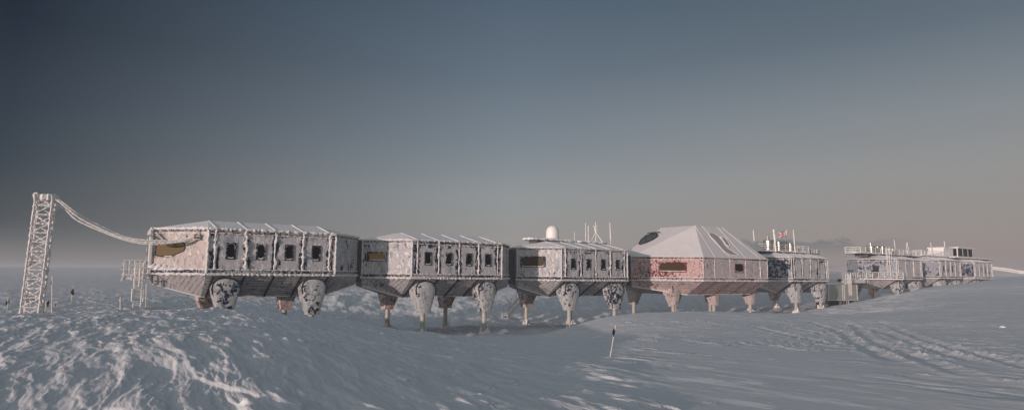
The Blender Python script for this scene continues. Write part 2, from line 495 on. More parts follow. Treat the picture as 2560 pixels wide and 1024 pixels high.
M_RLEG = frost_mat('red_leg_rime', (0.16, 0.025, 0.022), 0.84, frost=(0.56, 0.48, 0.46), scale=1.8)
M_LEG = frost_mat('leg_housing_rime', NAVY, 0.76, frost=(0.52, 0.53, 0.53), scale=1.6, streak=False)
M_LEGF = frost_mat('leg_housing_bare', (0.30, 0.20, 0.185), 0.75, frost=(0.62, 0.50, 0.47), scale=1.2, streak=False)
M_TRIMR = frost_mat('red_trim_rime', (0.16, 0.02, 0.025), 0.60, frost=(0.56, 0.50, 0.50), scale=4)
M_TRIM = frost_mat('dark_trim_rime', (0.012, 0.02, 0.045), 0.55, frost=(0.5, 0.5, 0.5), scale=4)
M_DARK = plain('dark_rubber_trim', (0.012, 0.016, 0.026), 0.7)
M_BELL = plain('frosted_bellows', (0.07, 0.075, 0.085), 0.8, var=0.6, scale=3)
M_ROOF = plain('roof_snow', (0.74, 0.735, 0.735), 0.8, var=0.10, scale=0.8, bump=0.03)
M_ROOFR = plain('red_roof_snow', (0.68, 0.655, 0.65), 0.8, var=0.10, scale=0.6, bump=0.06)
M_RIME = plain('hard_rime', (0.72, 0.70, 0.68), 0.85, var=0.16, scale=7, bump=0.03)
M_RAIL = plain('rimed_rail', (0.76, 0.74, 0.70), 0.8, var=0.15, scale=6)
M_COL = plain('bare_leg_steel', (0.44, 0.42, 0.36), 0.55, var=0.35, scale=3, bump=0.01)
M_UNDER = plain('underside_sheet', (0.27, 0.26, 0.265), 0.6, var=0.15, scale=1.2)
M_STEEL = plain('stainless_tank', (0.32, 0.33, 0.30), 0.35, 0.75, var=0.4, scale=3)
M_CHIM = plain('bright_flue', (0.7, 0.68, 0.6), 0.25, 0.9)
M_DECK = plain('deck_steel', (0.10, 0.10, 0.11), 0.6, var=0.3)
M_BROWN = plain('rust_bench', (0.16, 0.10, 0.07), 0.7, var=0.4)
M_CONT = plain('grey_container', (0.38, 0.38, 0.35), 0.7, var=0.12, scale=1.5, bump=0.01)
M_DOME = plain('white_radome', (0.80, 0.78, 0.74), 0.5, var=0.04)
M_FLAGB = plain('black_cloth', (0.008, 0.008, 0.008), 0.9)
M_FLAGR = plain('dark_red_cloth', (0.12, 0.01, 0.015), 0.9)
M_POLE = plain('bamboo_pole', (0.62, 0.58, 0.48), 0.7, var=0.2)
M_UJ_B = plain('flag_blue', (0.015, 0.02, 0.10), 0.8); M_UJ_R = plain('flag_red', (0.45, 0.03, 0.03), 0.8); M_UJ_W = plain('flag_white', (0.75, 0.72, 0.70), 0.8)
M_LAMP = plain('lamp_body', (0.22, 0.17, 0.12), 0.5, var=0.5, scale=9)
M_BLOCK = plain('snow_block', (0.78, 0.78, 0.78), 0.8, var=0.05, bump=0.02)


def glass(name, col, rough=0.15, spec=0.5):
    m, nt, b = new_mat(name)
    b.inputs['Base Color'].default_value = (*col, 1); b.inputs['Roughness'].default_value = rough
    b.inputs['Specular IOR Level'].default_value = spec
    return m


M_GLASS = glass('black_glass', (0.004, 0.004, 0.005), 0.35, 0.10)
M_AMBER = glass('amber_blind_glass', (0.12, 0.084, 0.026), 0.5, 0.15)
M_AMBER2 = glass('amber_bright_glass', (0.34, 0.21, 0.08), 0.5, 0.15)
M_BROWNG = glass('brown_glass', (0.055, 0.035, 0.016), 0.4, 0.15)
M_SKYL = glass('grey_skylight_glass', (0.06, 0.065, 0.06), 0.3, 0.4)

# snow
M_SNOW, nt, b = new_mat('wind_packed_snow')
tc = nt.nodes.new('ShaderNodeTexCoord')
mp = nt.nodes.new('ShaderNodeMapping'); mp.inputs['Rotation'].default_value = (0, 0, WA * 1.0); nt.links.new(tc.outputs['Object'], mp.inputs[0])
mp2 = nt.nodes.new('ShaderNodeMapping'); mp2.vector_type = 'TEXTURE'; mp2.inputs['Rotation'].default_value = (0, 0, -WA); mp2.inputs['Scale'].default_value = (1.0, 4.2, 1.0)
nt.links.new(tc.outputs['Object'], mp2.inputs[0])
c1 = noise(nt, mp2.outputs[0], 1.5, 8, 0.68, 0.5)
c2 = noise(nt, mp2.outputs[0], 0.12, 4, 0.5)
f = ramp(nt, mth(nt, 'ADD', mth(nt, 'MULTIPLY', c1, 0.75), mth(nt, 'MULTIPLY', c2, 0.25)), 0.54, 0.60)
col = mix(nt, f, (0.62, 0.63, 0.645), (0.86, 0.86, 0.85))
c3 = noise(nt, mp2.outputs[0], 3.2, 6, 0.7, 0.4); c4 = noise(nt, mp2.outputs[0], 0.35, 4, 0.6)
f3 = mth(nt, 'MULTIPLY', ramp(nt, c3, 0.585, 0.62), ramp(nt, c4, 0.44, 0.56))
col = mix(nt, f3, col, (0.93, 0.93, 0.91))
nt.links.new(col, b.inputs['Base Color'])
b.inputs['Roughness'].default_value = 0.65; b.inputs['Specular IOR Level'].default_value = 0.3
b1 = nt.nodes.new('ShaderNodeBump'); b1.inputs['Strength'].default_value = 0.8; b1.inputs['Distance'].default_value = 0.06
nt.links.new(mth(nt, 'ADD', noise(nt, mp2.outputs[0], 5.0, 8, 0.65, 0.3), mth(nt, 'ADD', mth(nt, 'MULTIPLY', f, 0.35), mth(nt, 'MULTIPLY', f3, 0.5))), b1.inputs['Height'])
b2 = nt.nodes.new('ShaderNodeBump'); b2.inputs['Strength'].default_value = 0.35; b2.inputs['Distance'].default_value = 0.015
nt.links.new(noise(nt, tc.outputs['Object'], 30, 4, 0.7), b2.inputs['Height'])
nt.links.new(b1.outputs[0], b2.inputs['Normal']); nt.links.new(b2.outputs[0], b.inputs['Normal'])

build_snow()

# ------------------------------------------------------------------ station line
TH = math.radians(35.1)
U = Vector((math.cos(TH), math.sin(TH), 0)); NV = Vector((-math.sin(TH), math.cos(TH), 0))
P0 = Vector((-25.28, 54.09, 0))


def P(t, a=0.0, z=0.0): return P0 + U * t + NV * a + Vector((0, 0, z))


def t_of(px, a=0.0):
    r = (px - 1280) / F; q = P(0, a)
    return (q.y * r - q.x) / (U.x - U.y * r)


def capsule(cx, cz, w, h, r, n=8, cut=None):
    """rounded rectangle outline in the x-z plane, counter-clockwise"""
    pts = []
    for (sx, sz, a0) in ((1, 1, 0), (-1, 1, 90), (-1, -1, 180), (1, -1, 270)):
        for k in range(n + 1):
            a = math.radians(a0 + 90 * k / n)
            pts.append((cx + sx * (w / 2 - r) + r * math.cos(a), cz + sz * (h / 2 - r) + r * math.sin(a)))
    return pts


def window(parent, org, dx, dz, out, w, h, r, pane_m, frame_m, plate=None, poly=None, snow=True, tone=None):
    """window on a wall plane: org centre, dx right, out outward normal.
    parts: window (frame) > pane, sill_snow"""
    org = Vector(org); dx = Vector(dx).normalized(); out = Vector(out).normalized(); dz = Vector(dz)
    hole = poly if poly else capsule(0, 0, w, h, r)
    W2, H2 = plate if plate else (w + 0.22, h + 0.2)
    n = len(hole)
    # outer outline: project hole points on the plate rectangle
    outer = []
    for (x, z) in hole:
        k = max(abs(x) / (W2 / 2), abs(z) / (H2 / 2), 1e-6); outer.append((x / k, z / k))
    if poly: outer = [(x * 1.06, z * 1.13) for (x, z) in hole]
    to = lambda x, z, d: org + dx * x + dz * z + out * d
    mb = MB()
    rings = [[to(x, z, 0.0) for x, z in outer], [to(x, z, 0.07) for x, z in outer], [to(x * 1.02, z * 1.02, 0.08) for x, z in hole], [to(x, z, 0.015) for x, z in hole]]
    mb.loft(rings, cap=False)
    fo = mb.build('window', frame_m, parent)
    mp_ = MB(); mp_.add([to(x, z, 0.02) for x, z in hole] + [to(x, z, -0.01) for x, z in hole],
                        [tuple(range(n)), tuple(range(n, 2 * n))[::-1]] + [(k, (k + 1) % n, n + (k + 1) % n, n + k) for k in range(n)])
    mp_.build('pane', pane_m, fo)
    if snow:
        zb_ = min(z for x, z in hole)
        xs = [x for x, z in hole if z < zb_ + 0.06 * h]
        xa, xb = min(xs) - 0.1 * w, max(xs) + 0.1 * w
        low = lambda x: min([z for (hx, z) in hole if abs(hx - x) < 0.16 * w] or [zb_])
        mb2 = MB(); K = 8; vs = []
        rr = random.Random(org.x)
        for d in (0.03, 0.10):
            xs_ = [xa + (xb - xa) * k / K for k in range(K + 1)]
            zs_ = [low(x) for x in xs_]
            vs += [to(x, z - 0.01, d) for x, z in zip(xs_, zs_)]
            vs += [to(x, z + (0.035 + 0.05 * rr.random()) , d - .01) for x, z in zip(xs_, zs_)]
        m = K + 1; fs = []
        for k in range(K):
            fs += [(k, k + 1, m + k + 1, m + k), (2 * m + k, 3 * m + k, 3 * m + k + 1, 2 * m + k + 1),
                   (m + k, m + k + 1, 3 * m + k + 1, 3 * m + k), (k, 2 * m + k, 2 * m + k + 1, k + 1)]
        mb2.add(vs, fs).build('sill_snow', M_RIME, fo)
    return fo


BZ = 6.2   # module base sits this far below its waist line


def leg(parent, x, side, ylen, ycen, m_house, ground_z, wide=1.0, rise=0.0, snowy=True):
    """one hydraulic leg: housing > column, arch trim, foot snow. side -1 camera side, +1 far side"""
    y0 = ycen
    s = side
    prof = [(-0.34, .24, -.02, 1.0), (-0.40, .56, -.05, 1.1), (-0.54, .82, -.10, 1.3), (-0.80, 1.02, -.18, 1.6), (-1.15, 1.10, -.24, 1.9), (-1.7, 1.02, -.24, 1.9),
            (-2.3, .86, -.19, 1.6), (-2.95, .69, -.12, 1.3), (-3.44, .57, -.05, 1.15), (-3.46, .63, -.09, 1.2), (-3.55, .63, -.09, 1.2)]
    rings = []
    for (z, w, fr, bk) in prof:
        w *= wide; ring = []
        for k in range(11):
            a = PI * k / 10
            ring.append((x - w * math.cos(a), y0 + s * (0.24 * w * (math.sin(a) - 1) - fr), z + BZ + rise))
        ring += [(x + w * 0.9, y0 - s * bk, z + BZ + rise), (x - w * 0.9, y0 - s * bk, z + BZ + rise)]
        rings.append(ring)
    mb = MB(); mb.loft(rings)
    h = mb.build('leg', m_house, parent, smooth=False)
    tr = MB()
    outl = [(x - prof[i][1] * wide * 1.05, y0 + s * (0.24 * prof[i][1] * wide * (-.95) - prof[i][2]), prof[i][0] + BZ + rise + .04) for i in range(5, -1, -1)]
    outl += [(x + prof[i][1] * wide * 1.05, y0 + s * (0.24 * prof[i][1] * wide * (-.95) - prof[i][2]), prof[i][0] + BZ + rise + .04) for i in range(0, 6)]
    tr.tube(outl, 0.065, 5)
    tr.build('arch_trim', M_DARK, h)
    c = MB(); yc = y0 - s * 0.62
    top = -3.5 + BZ + rise
    c.cyl((x, yc, ground_z - 0.5), 0.25, top - ground_z + 0.5, 16)
    c.build('column', M_COL, h, smooth=False)
    ft = MB()
    if snowy:
        ft.cyl((x, yc, ground_z - 0.3), 0.42, 0.55, 10)
        for k in range(7):
            a = k * 0.9 + x
            ft.lump((x + 0.42 * math.cos(a), yc + 0.42 * math.sin(a), ground_z - 0.1), (0.22, 0.22, 0.35 + 0.25 * (k % 3)), seed=int(x * 10) + k)
        ft.lump((x + 0.3, yc + 0.1, ground_z - 0.2), (0.95, 0.9, 0.55), seed=int(x * 7) + 3)
        ft.build('foot_snow', M_BLOCK, h)
    return h


def octo(hl, hw, a, b):
    """plan outline of a module, from near-left corner, counter-clockwise seen from above"""
    return [(-hl, -hw), (hl, -hw), (hl + a, -hw + b), (hl + a, hw - b), (hl, hw), (-hl, hw), (-hl - a, hw - b), (-hl - a, -hw + b)]


def ringwalk(pl, off):
    """offset plan polygon outward by about off"""
    n = len(pl); out = []
    for i in range(n):
        p = Vector((*pl[i], 0)); a = Vector((*pl[i - 1], 0)); c = Vector((*pl[(i + 1) % n], 0))
        d1 = (p - a).normalized(); d2 = (c - p).normalized()
        n1 = Vector((d1.y, -d1.x, 0)); n2 = Vector((d2.y, -d2.x, 0))
        m = (n1 + n2).normalized(); m = m * (off / max(0.3, m.dot(n1)))
        out.append((p.x + m.x, p.y + m.y))
    return out


def band(pl, off0, off1, z0, z1):
    a = ringwalk(pl, off0); b = ringwalk(pl, off1)
    mb = MB(); rings = []
    rings.append([(x, y, z0 + BZ) for x, y in a]); rings.append([(x, y, z0 + BZ) for x, y in b])
    rings.append([(x, y, z1 + BZ) for x, y in b]); rings.append([(x, y, z1 + BZ) for x, y in a])
    n = len(pl); vs = [p for r in rings for p in r]; fs = []
    for i in range(4):
        j = (i + 1) % 4
        for k in range(n): fs.append((i * n + k, i * n + (k + 1) % n, j * n + (k + 1) % n, j * n + k))
    return mb.add(vs, fs)


def lip(pl, z, r, seed, step=0.16, rough=0.6, sel=None):
    """lumpy rime clinging to an edge"""
    mb = MB(); n = len(pl)
    for i in (sel if sel is not None else range(n)):
        a = pl[i]; b = pl[(i + 1) % n]
        mb.tube([(a[0], a[1], z + BZ), (b[0], b[1], z + BZ)], r, 6, rough, step, seed + i)
    return mb


def module(name, label, tc_, dz, hl=5.55, hw=4.85, a=3.7, b=3.95, H=3.9, ridge=0.95, rw=0.9, rl=5.0, hull_d=1.95, hull_in=3.1,
           seams=(-4.95, -2.47, 0, 2.47, 4.95), wall=M_WALL, endwall=None, hull=M_HULL, hullend=M_HULLE, roofm=M_ROOF,
           legs=((-3.9, -1), (3.65, -1), (-3.9, 1), (3.65, 1)), legm=M_LEG, leg_in=0.0, group='raised blue station modules',
           link=True, win=(), winm=M_GLASS, rails=True, rime=1.0, small=False):
    c = P(tc_, 4.85)
    root = thing(name, label, 'building', (c.x, c.y, dz - BZ), TH, group)
    pl = octo(hl, hw, a, b)
    n = 8
    z0, z1 = 0.0, H
    # walls: side strips and end strips are separate meshes so each can carry its own rime
    def walls(idx, nm, mat):
        mb = MB(); inn = ringwalk(pl, -0.25)
        for i in idx:
            j = (i + 1) % n
            vs = [(*pl[i], z0 + BZ), (*pl[j], z0 + BZ), (*pl[j], z1 + BZ), (*pl[i], z1 + BZ), (*inn[i], z0 + BZ), (*inn[j], z0 + BZ), (*inn[j], z1 + BZ), (*inn[i], z1 + BZ)]
            mb.add(vs, [(0, 1, 2, 3), (7, 6, 5, 4), (3, 2, 6, 7), (4, 5, 1, 0)])
        return mb.build(nm, mat, root, fix=False)
    walls((0,), 'side_wall', M_WALL_F if small else M_WALL_S if wall in (M_WALL, M_WALL_D) else wall); walls((4,), 'side_wall', wall)
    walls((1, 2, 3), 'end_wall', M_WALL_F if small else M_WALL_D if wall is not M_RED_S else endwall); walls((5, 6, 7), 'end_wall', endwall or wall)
    # hull: boat shaped belly
    B = [(-hl + .2, -hw + hull_in), (hl - .2, -hw + hull_in), (hl - .2, hw - hull_in), (-hl + .2, hw - hull_in)]
    pr = hw - b
    E = [(-hl - a + .1, -pr), (-hl - a + .1, pr), (hl + a - .1, pr), (hl + a - .1, -pr)]
    zb = -hull_d + BZ; ze = -0.85 + BZ; zw = BZ - 0.002
    vs = [(x, y, zw) for x, y in pl] + [(x, y, zb) for x, y in B] + [(x, y, ze) for x, y in E]
    sides = [(0, 8, 9, 1), (5, 4, 10, 11)]
    ends = [(7, 12, 8, 0), (1, 9, 15, 2), (3, 14, 10, 4), (5, 11, 13, 6), (6, 13, 12, 7), (2, 15, 14, 3)]
    def used(fs):
        ids = sorted({i for f_ in fs for i in f_}); return MB().add([vs[i] for i in ids], [tuple(ids.index(i) for i in f_) for f_ in fs])
    for f_ in sides: used([f_]).build('hull_side', hull, root, fix=False)
    used([ends[0], ends[3], ends[4]]).build('hull_end', hullend, root, fix=False); used([ends[1], ends[2], ends[5]]).build('hull_end', hullend, root, fix=False)
    used([(8, 11, 10, 9), (12, 13, 11, 8), (9, 10, 14, 15)]).build('underside', M_UNDER, root, fix=False)
    # roof: hipped with a flat ridge
    ov = ringwalk(pl, 0.10); zr = H + ridge + BZ; zt = H + 0.04 + BZ
    Rg = [(-rl, -rw), (rl, -rw), (rl, rw), (-rl, rw)]
    vs = [(x, y, zt) for x, y in ov] + [(x, y, zr) for x, y in Rg] + [(x, y, H - 0.03 + BZ) for x, y in ov]
    rf = [(0, 1, 9, 8), (4, 5, 11, 10), (7, 0, 8), (1, 2, 9), (3, 4, 10), (5, 6, 11), (6, 7, 8, 11), (2, 3, 10, 9), (8, 9, 10, 11)]
    rf += [(12 + i, 12 + (i + 1) % 8, (i + 1) % 8, i) for i in range(8)]
    rf += [tuple(19 - i for i in range(8))]
    roof = MB().add(vs, rf).build('roof', roofm, root)
    for i, s in enumerate(seams):
        xr = max(-rl, min(rl, s))
        for sgn in (-1,) if small else (-1, 1):
            mb = MB(); mb.tube([(s, sgn * (hw + 0.08), zt + 0.02), (xr, sgn * rw, zr + 0.01)], 0.04, 5, 0.4, 0.6, i)
            mb.build('roof_rib', roofm, roof)
    # waist and eave bands
    band(pl, -0.02, 0.05, 0.10, 0.44).build('waist_band', M_TRIMR if wall is M_RED_S else M_TRIM, root)
    band(pl, -0.02, 0.04, H - 0.24, H - 0.05).build('eave_band', M_TRIMR if wall is M_RED_S else M_TRIM, root)
    off = ringwalk(pl, 0.07)
    m_ = lip(off, 0.04, 0.10, 3, rough=0.5); mr = lip(off, 0.46, 0.045, 9, rough=0.7); m_.add(mr.v, mr.f)
    m_.build('waist_rime', M_RIME, root)
    m_ = lip(ringwalk(pl, 0.09), H + 0.02, 0.075 * rime, 31, rough=0.55); mr = lip(ringwalk(pl, 0.05), H - 0.36, 0.035, 9, rough=0.9); m_.add(mr.v, mr.f)
    m_.build('eave_rime', M_RIME, root)
    # panel ridges on the camera side, corner posts
    for i, s in enumerate(seams):
        mb = MB(); fat = rime * random.uniform(0.6, 1.15)
        k = 12; pp = [(s + random.uniform(-.06, .06) * fat, -hw - 0.03, 0.5 + (H - .55) * j / k + BZ) for j in range(k + 1)]
        mb.tube(pp, [(0.05 + (0.11 if random.random() < .4 else 0.03) * random.random()) * fat for _ in pp], 6, 0.45, 0.09, i + 5)
        pp = [(q[0] + random.uniform(.04, .14) * fat, q[1] + .05, q[2]) for q in pp]; mb.tube(pp, [max(.02, random.uniform(-.05, .15)) * fat for _ in pp], 6, 0.35, 0.09, i + 15)
        mb.build('panel_ridge', M_RIME, root)
        mb = MB(); mb.bar((s, -hw - 0.02, -0.08 + BZ), (s, -hw + hull_in - 0.03, zb - 0.02), 0.16, 0.10 if hull is M_HULL else 0.05)
        mb.build('hull_rib', M_DARK if hull is M_HULL else M_RRIB, root)
    for (x, y) in (pl[0], pl[1], pl[7]) if not small else (pl[0], pl[1]):
        MB().tube([(x, y, 0.1 + BZ), (x, y, H + BZ)], 0.085 * rime, 6, 0.5, 0.15, int(x * 9)).build('corner_post', M_RIME, root)
    # belly edge
    mb = MB(); mb.bar((B[0][0], B[0][1], zb), (B[1][0], B[1][1], zb), 0.10); mb.bar((B[0][0], B[0][1], zb), (E[0][0], E[0][1], ze), 0.12)
    mb.bar((B[1][0], B[1][1], zb), (E[3][0], E[3][1], ze), 0.12)
    mb.build('keel_edge', M_RIME if not small else M_TRIM, root)
    # dark bellows link to the next module
    if link:
        mb = MB()
        for k in range(4):
            x = hl + a + 0.02 + k * 0.25
            q = 0.82 if k % 2 else 0.74
            mb.box(x, x + 0.25, -q, q, -0.55 - q * .1 + BZ, 3.45 + q * .1 + BZ)
        mb.build('link_bellows', M_BELL, root)
    for (lx, s) in legs:
        w = P(tc_ + lx, 4.85 + s * (hw - leg_in) - s * 0.6)
        gzz = gz(w.x, w.y) - (dz - BZ)
        far = s > 0
        leg(root, lx, s, 1, s * (hw + 0.12 - leg_in), (legm if not far or legm is M_RLEG else M_LEGF), gzz, snowy=not small, wide=.72 if legm is M_RLEG else 1.0)
    for (sx, zc, w, h, r, pm) in win:
        window(root, (sx, -hw, zc + BZ), (1, 0, 0), (0, 0, 1), (0, -1, 0), w, h, r, pm, M_TRIM if False else M_DARKFRAME, snow=not small)
    return root, pl


M_DARKFRAME = frost_mat('window_frame_rime', (0.014, 0.026, 0.06), 0.42, frost=(0.5, 0.5, 0.5), scale=3)
M_REDFRAME = frost_mat('red_window_frame_rime', (0.22, 0.012, 0.018), 0.35, frost=(0.6, 0.5, 0.5), scale=3)


def end_frame(pl, i, t, z):
    """point on wall i at fraction t, its direction and outward normal"""
    a = Vector((*pl[i], 0)); b_ = Vector((*pl[(i + 1) % 8], 0)); d = (b_ - a).normalized()
    return a.lerp(b_, t) + Vector((0, 0, z + BZ)), d, Vector((d.y, -d.x, 0))


def railing(mb, p, q, h=1.1, n=4, r=0.03, mids=2, rough=0.5):
    p = Vector(p); q = Vector(q)
    for k in range(mids + 1):
        z = h * (k + 1) / (mids + 1)
        mb.tube([p + Vector((0, 0, z)), q + Vector((0, 0, z))], r, 5, rough, 0.4)
    for k in range(n + 1):
        a = p.lerp(q, k / n); mb.tube([a, a + Vector((0, 0, h))], r * 1.1, 5, rough, 0.3)
    return mb


def ladder(mb, x, y0, y1, z0, z1, r=0.03, axis='y', cage=False, cage_from=None):
    a = (x, y0) if axis == 'y' else (y0, x); b_ = (x, y1) if axis == 'y' else (y1, x)
    for p in (a, b_): mb.tube([(p[0], p[1], z0), (p[0], p[1], z1)], r, 5, 0.5, 0.3)
    z = z0 + 0.2
    while z < z1: mb.tube([(a[0], a[1], z), (b_[0], b_[1], z)], r * .7, 4, 0.5); z += 0.32
    return mb


SW = 2.0   # window centre height
# ---- module 1
side_w = [(-3.71, 2.05, 0.60, 1.24, 0.30, M_GLASS), (-1.24, 2.05, 0.60, 1.24, 0.30, M_GLASS), (1.23, 2.05, 0.60, 1.24, 0.30, M_GLASS), (3.70, 2.05, 0.60, 1.24, 0.30, M_GLASS)]
m1, pl1 = module('station_module', 'nearest blue module with a wide amber window and railed platform on its left end', 4.95, -0.22,
                 win=side_w, rime=1.35, endwall=frost_mat('first_module_end_rime', (0.10, 0.09, 0.11), 0.93, frost=(0.56, 0.50, 0.47), scale=0.8))
o_, d_, n_ = end_frame(pl1, 7, 0.33, 2.15)
window(m1, o_, d_, (0, 0, 1), n_, 2.7, 1.25, 0.2, M_AMBER, M_DARKFRAME,
       poly=[(-1.38, 0.62), (1.05, 0.60), (1.30, 0.45), (1.40, 0.1), (1.28, -0.15), (0.0, -0.62), (-0.2, -0.66), (-1.38, -0.50)][::-1])
# lamp where the cables arrive
o_, d_, n_ = end_frame(pl1, 7, 0.83, 3.2)
lb = MB(); q = o_ + n_ * 0.3
lb.box(q.x - .2, q.x + .2, q.y - .18, q.y + .18, q.z - .18, q.z + .2)
lb.bar(o_, q, 0.12)
lb.build('floodlight', M_LAMP, m1, bevel=0.03)
lb = MB(); lb.box(q.x - .24, q.x + .24, q.y - .22, q.y + .2, q.z - .26, q.z - .185)
lb.build('lamp_bracket', M_RIME, m1)
MB().bar(q + Vector((0, 0, .2)), q + Vector((0, 0, .55)), 0.1).build('lamp_hanger', M_RIME, m1)
CAB_END = (Matrix.Rotation(TH, 4, 'Z') @ (q + Vector((0, 0, .25)))) + Vector(m1.location)
# platform on the left end
xe = -5.55 - 3.7
pf = MB(); pf.box(xe - 2.05, xe - 0.05, -1.0, 1.0, -0.12 + BZ, 0.0 + BZ); pf.bar((xe - 2.0, -0.95, -.15 + BZ), (xe - 2.15, -0.95, -.62 + BZ), .12); pf.bar((xe - 1.4, -0.95, -.15 + BZ), (xe - 1.4, -0.95, -.55 + BZ), .12)
pf.bar((xe - 2.0, -.9, -.35 + BZ), (xe, -.9, -.35 + BZ), .1, .25)
po = pf.build('platform', M_RIME, m1)
rb = MB(); zz = BZ
railing(rb, (xe - 2.0, -0.95, zz), (xe - 0.1, -0.95, zz), 1.15, 5, .035); railing(rb, (xe - 2.0, 0.95, zz), (xe - 0.1, 0.95, zz), 1.15, 5, .035); railing(rb, (xe - 2.0, -0.95, zz), (xe - 2.0, 0.95, zz), 1.15, 3, .035)
rb.build('railing', M_RAIL, po)
wg = P(4.95 + xe - .9, 4.85 - 1.2); lz = gz(wg.x, wg.y) - (m1.location.z)
rb = MB(); ladder(rb, -1.15, xe - 1.15, xe - 0.6, lz + 0.1, BZ + 1.0, .04, axis='x')
for zc in (-1.0, -0.5, 0.0, .5):
    rb.tube([(xe - 1.25, -1.2, BZ + zc), (xe - 1.25, -1.7, BZ + zc), (xe - .5, -1.7, BZ + zc), (xe - .5, -1.2, BZ + zc)], .03, 4, .5)
for (xx, yy) in ((xe - 1.25, -1.6), (xe - .5, -1.6), (xe - .88, -1.72)):
    rb.tube([(xx, yy, BZ - 1.1), (xx, yy, BZ + .5)], .035, 4, .5, .3)
rb.tube([(xe - 1.3, -1.2, BZ - 1.25), (xe - .45, -1.2, BZ - 1.25), (xe - .45, -1.2, BZ - 2.3), (xe - 1.3, -1.2, BZ - 2.3), (xe - 1.3, -1.2, BZ - 1.25)], .045, 4, .4)
rb.build('ladder', M_RAIL, po)
# end vestibule columns and drifted snow above the platform
vb = MB(); vb.box(xe - .28, xe - .02, -1.15, -.75, .05 + BZ, 3.75 + BZ); vb.box(xe - .28, xe - .02, .75, 1.1, .05 + BZ, 3.75 + BZ); vb.box(xe - .30, xe - .02, -1.15, 1.1, 3.4 + BZ, 3.8 + BZ)
vb.build('door_surround', M_RIME, m1, bevel=.04)
vb = MB(); vb.box(xe - .06, xe - .02, -.6, .6, .1 + BZ, 2.2 + BZ); vb.build('door', M_DARK, m1)
vb = MB()
for k in range(6): vb.lump((xe + .1 + k * .42, -1.2 - k * .38, .35 + BZ), (.4, .3, .5 - k * .04), seed=k + 50)
vb.build('drift_on_ledge', M_BLOCK, m1)

# ---- module 2
side_w2 = [(s, z, .58, 1.18, .29, M_GLASS) for (s, z, *_r) in side_w]
m2, pl2 = module('station_module', 'second blue module from the tower, with one small amber window on its end', 19.08 + 4.95, -0.43, win=side_w2, rime=1.0,
                 wall=M_WALL, endwall=M_WALL_D)
o_, d_, n_ = end_frame(pl2, 7, 0.30, 2.2)
window(m2, o_, d_, (0, 0, 1), n_, 1.75, .72, .34, M_AMBER2, M_DARKFRAME, plate=(2.2, 1.0), snow=True)
# ---- module 3
side_w3 = [(s, 2.0, .54, 1.18, .27, M_GLASS) for (s, z, *_r) in side_w]
m3, pl3 = module('station_module', 'third blue module from the tower, carrying the white radome and masts', 38.82 + 4.95, -0.56, win=side_w3, rime=.8,
                 wall=M_WALL, endwall=M_WALL)
o_, d_, n_ = end_frame(pl3, 7, 0.36, 2.2)
window(m3, o_, d_, (0, 0, 1), n_, 2.75, 1.12, .54, M_BROWNG, M_DARKFRAME, plate=(3.1, 1.35))
# ---- red module
mr, plr = module('red_station_module', 'large red module with a tall tent-like snowy roof and one slanted skylight', 68.2, -0.5, hl=7.45, hw=7.85, a=6.75, b=6.8, H=3.25, ridge=4.8, rw=3.2, rl=3.2,
                 hull_d=1.95, hull_in=3.0, seams=(-5.0, -1.6, 2.1, 5.6), wall=M_RED_S, endwall=M_RED, hull=M_RHULL, hullend=M_RHULL, roofm=M_ROOFR,
                 legs=((-8.9, -1), (0, -1), (8.9, -1), (-8.9, 1), (0.3, 1), (8.9, 1)), legm=M_RLEG, leg_in=3.6, group=None, rime=.6,
                 win=())
window(mr, (.5, -7.85, 1.85 + BZ), (1, 0, 0), (0, 0, 1), (0, -1, 0), 1.75, 1.05, .32, M_GLASS, M_REDFRAME, plate=(2.0, 1.3))
o_, d_, n_ = end_frame(plr, 7, 0.575, 1.85)
window(mr, o_, d_, (0, 0, 1), n_, 3.4, 1.1, .5, M_BROWNG, M_REDFRAME, plate=(3.8, 1.4))
# skylight on the left roof slope, bare patches on the camera slope
zt = 3.29 + BZ; zr = 8.05 + BZ


def face_pts(A, B, Cc, uv, lift):
    A = Vector(A); B = Vector(B); Cc = Vector(Cc); nn = (B - A).cross(Cc - A).normalized()
    if nn.z < 0: nn = -nn
    return [A + (B - A) * u_ + (Cc - A) * v_ + nn * l for (u_, v_), l in zip(uv, lift)]


ovr = ringwalk(plr, 0.10)
A = (*ovr[7], zt); Bp = (*ovr[0], zt); Cp = (-3.2, -3.2, zr)


def patch(nm, A, B, Cc, uv, mat, parent, lift=.06, edge=None):
    n = len(uv)
    top = face_pts(A, B, Cc, uv, [lift] * n); bot = face_pts(A, B, Cc, uv, [-.03] * n)
    mb = MB().add(top + bot, [tuple(range(n)), tuple(range(n, 2 * n))[::-1]] + [(k, (k + 1) % n, n + (k + 1) % n, n + k) for k in range(n)])
    o = mb.build(nm, mat, parent)
    if edge:
        e = MB(); e.tube(top + [top[0]], .07, 5, .2); e.build('frame', edge, o)
    return o



def on_plane(obj, px, py, A, B, Cc, lift=0.05):
    """local point where the sight line of a picture point meets a face of obj"""
    Mw = Matrix.Translation(obj.location) @ Matrix.Rotation(obj.rotation_euler.z, 4, 'Z')
    A, B, Cc = (Mw @ Vector(v) for v in (A, B, Cc))
    nn = (B - A).cross(Cc - A).normalized()
    d = at(px, py, 1.0)
    if nn.dot(d) > 0: nn = -nn
    k = A.dot(nn) / d.dot(nn)
    return Mw.inverted() @ (d * k + nn * lift)


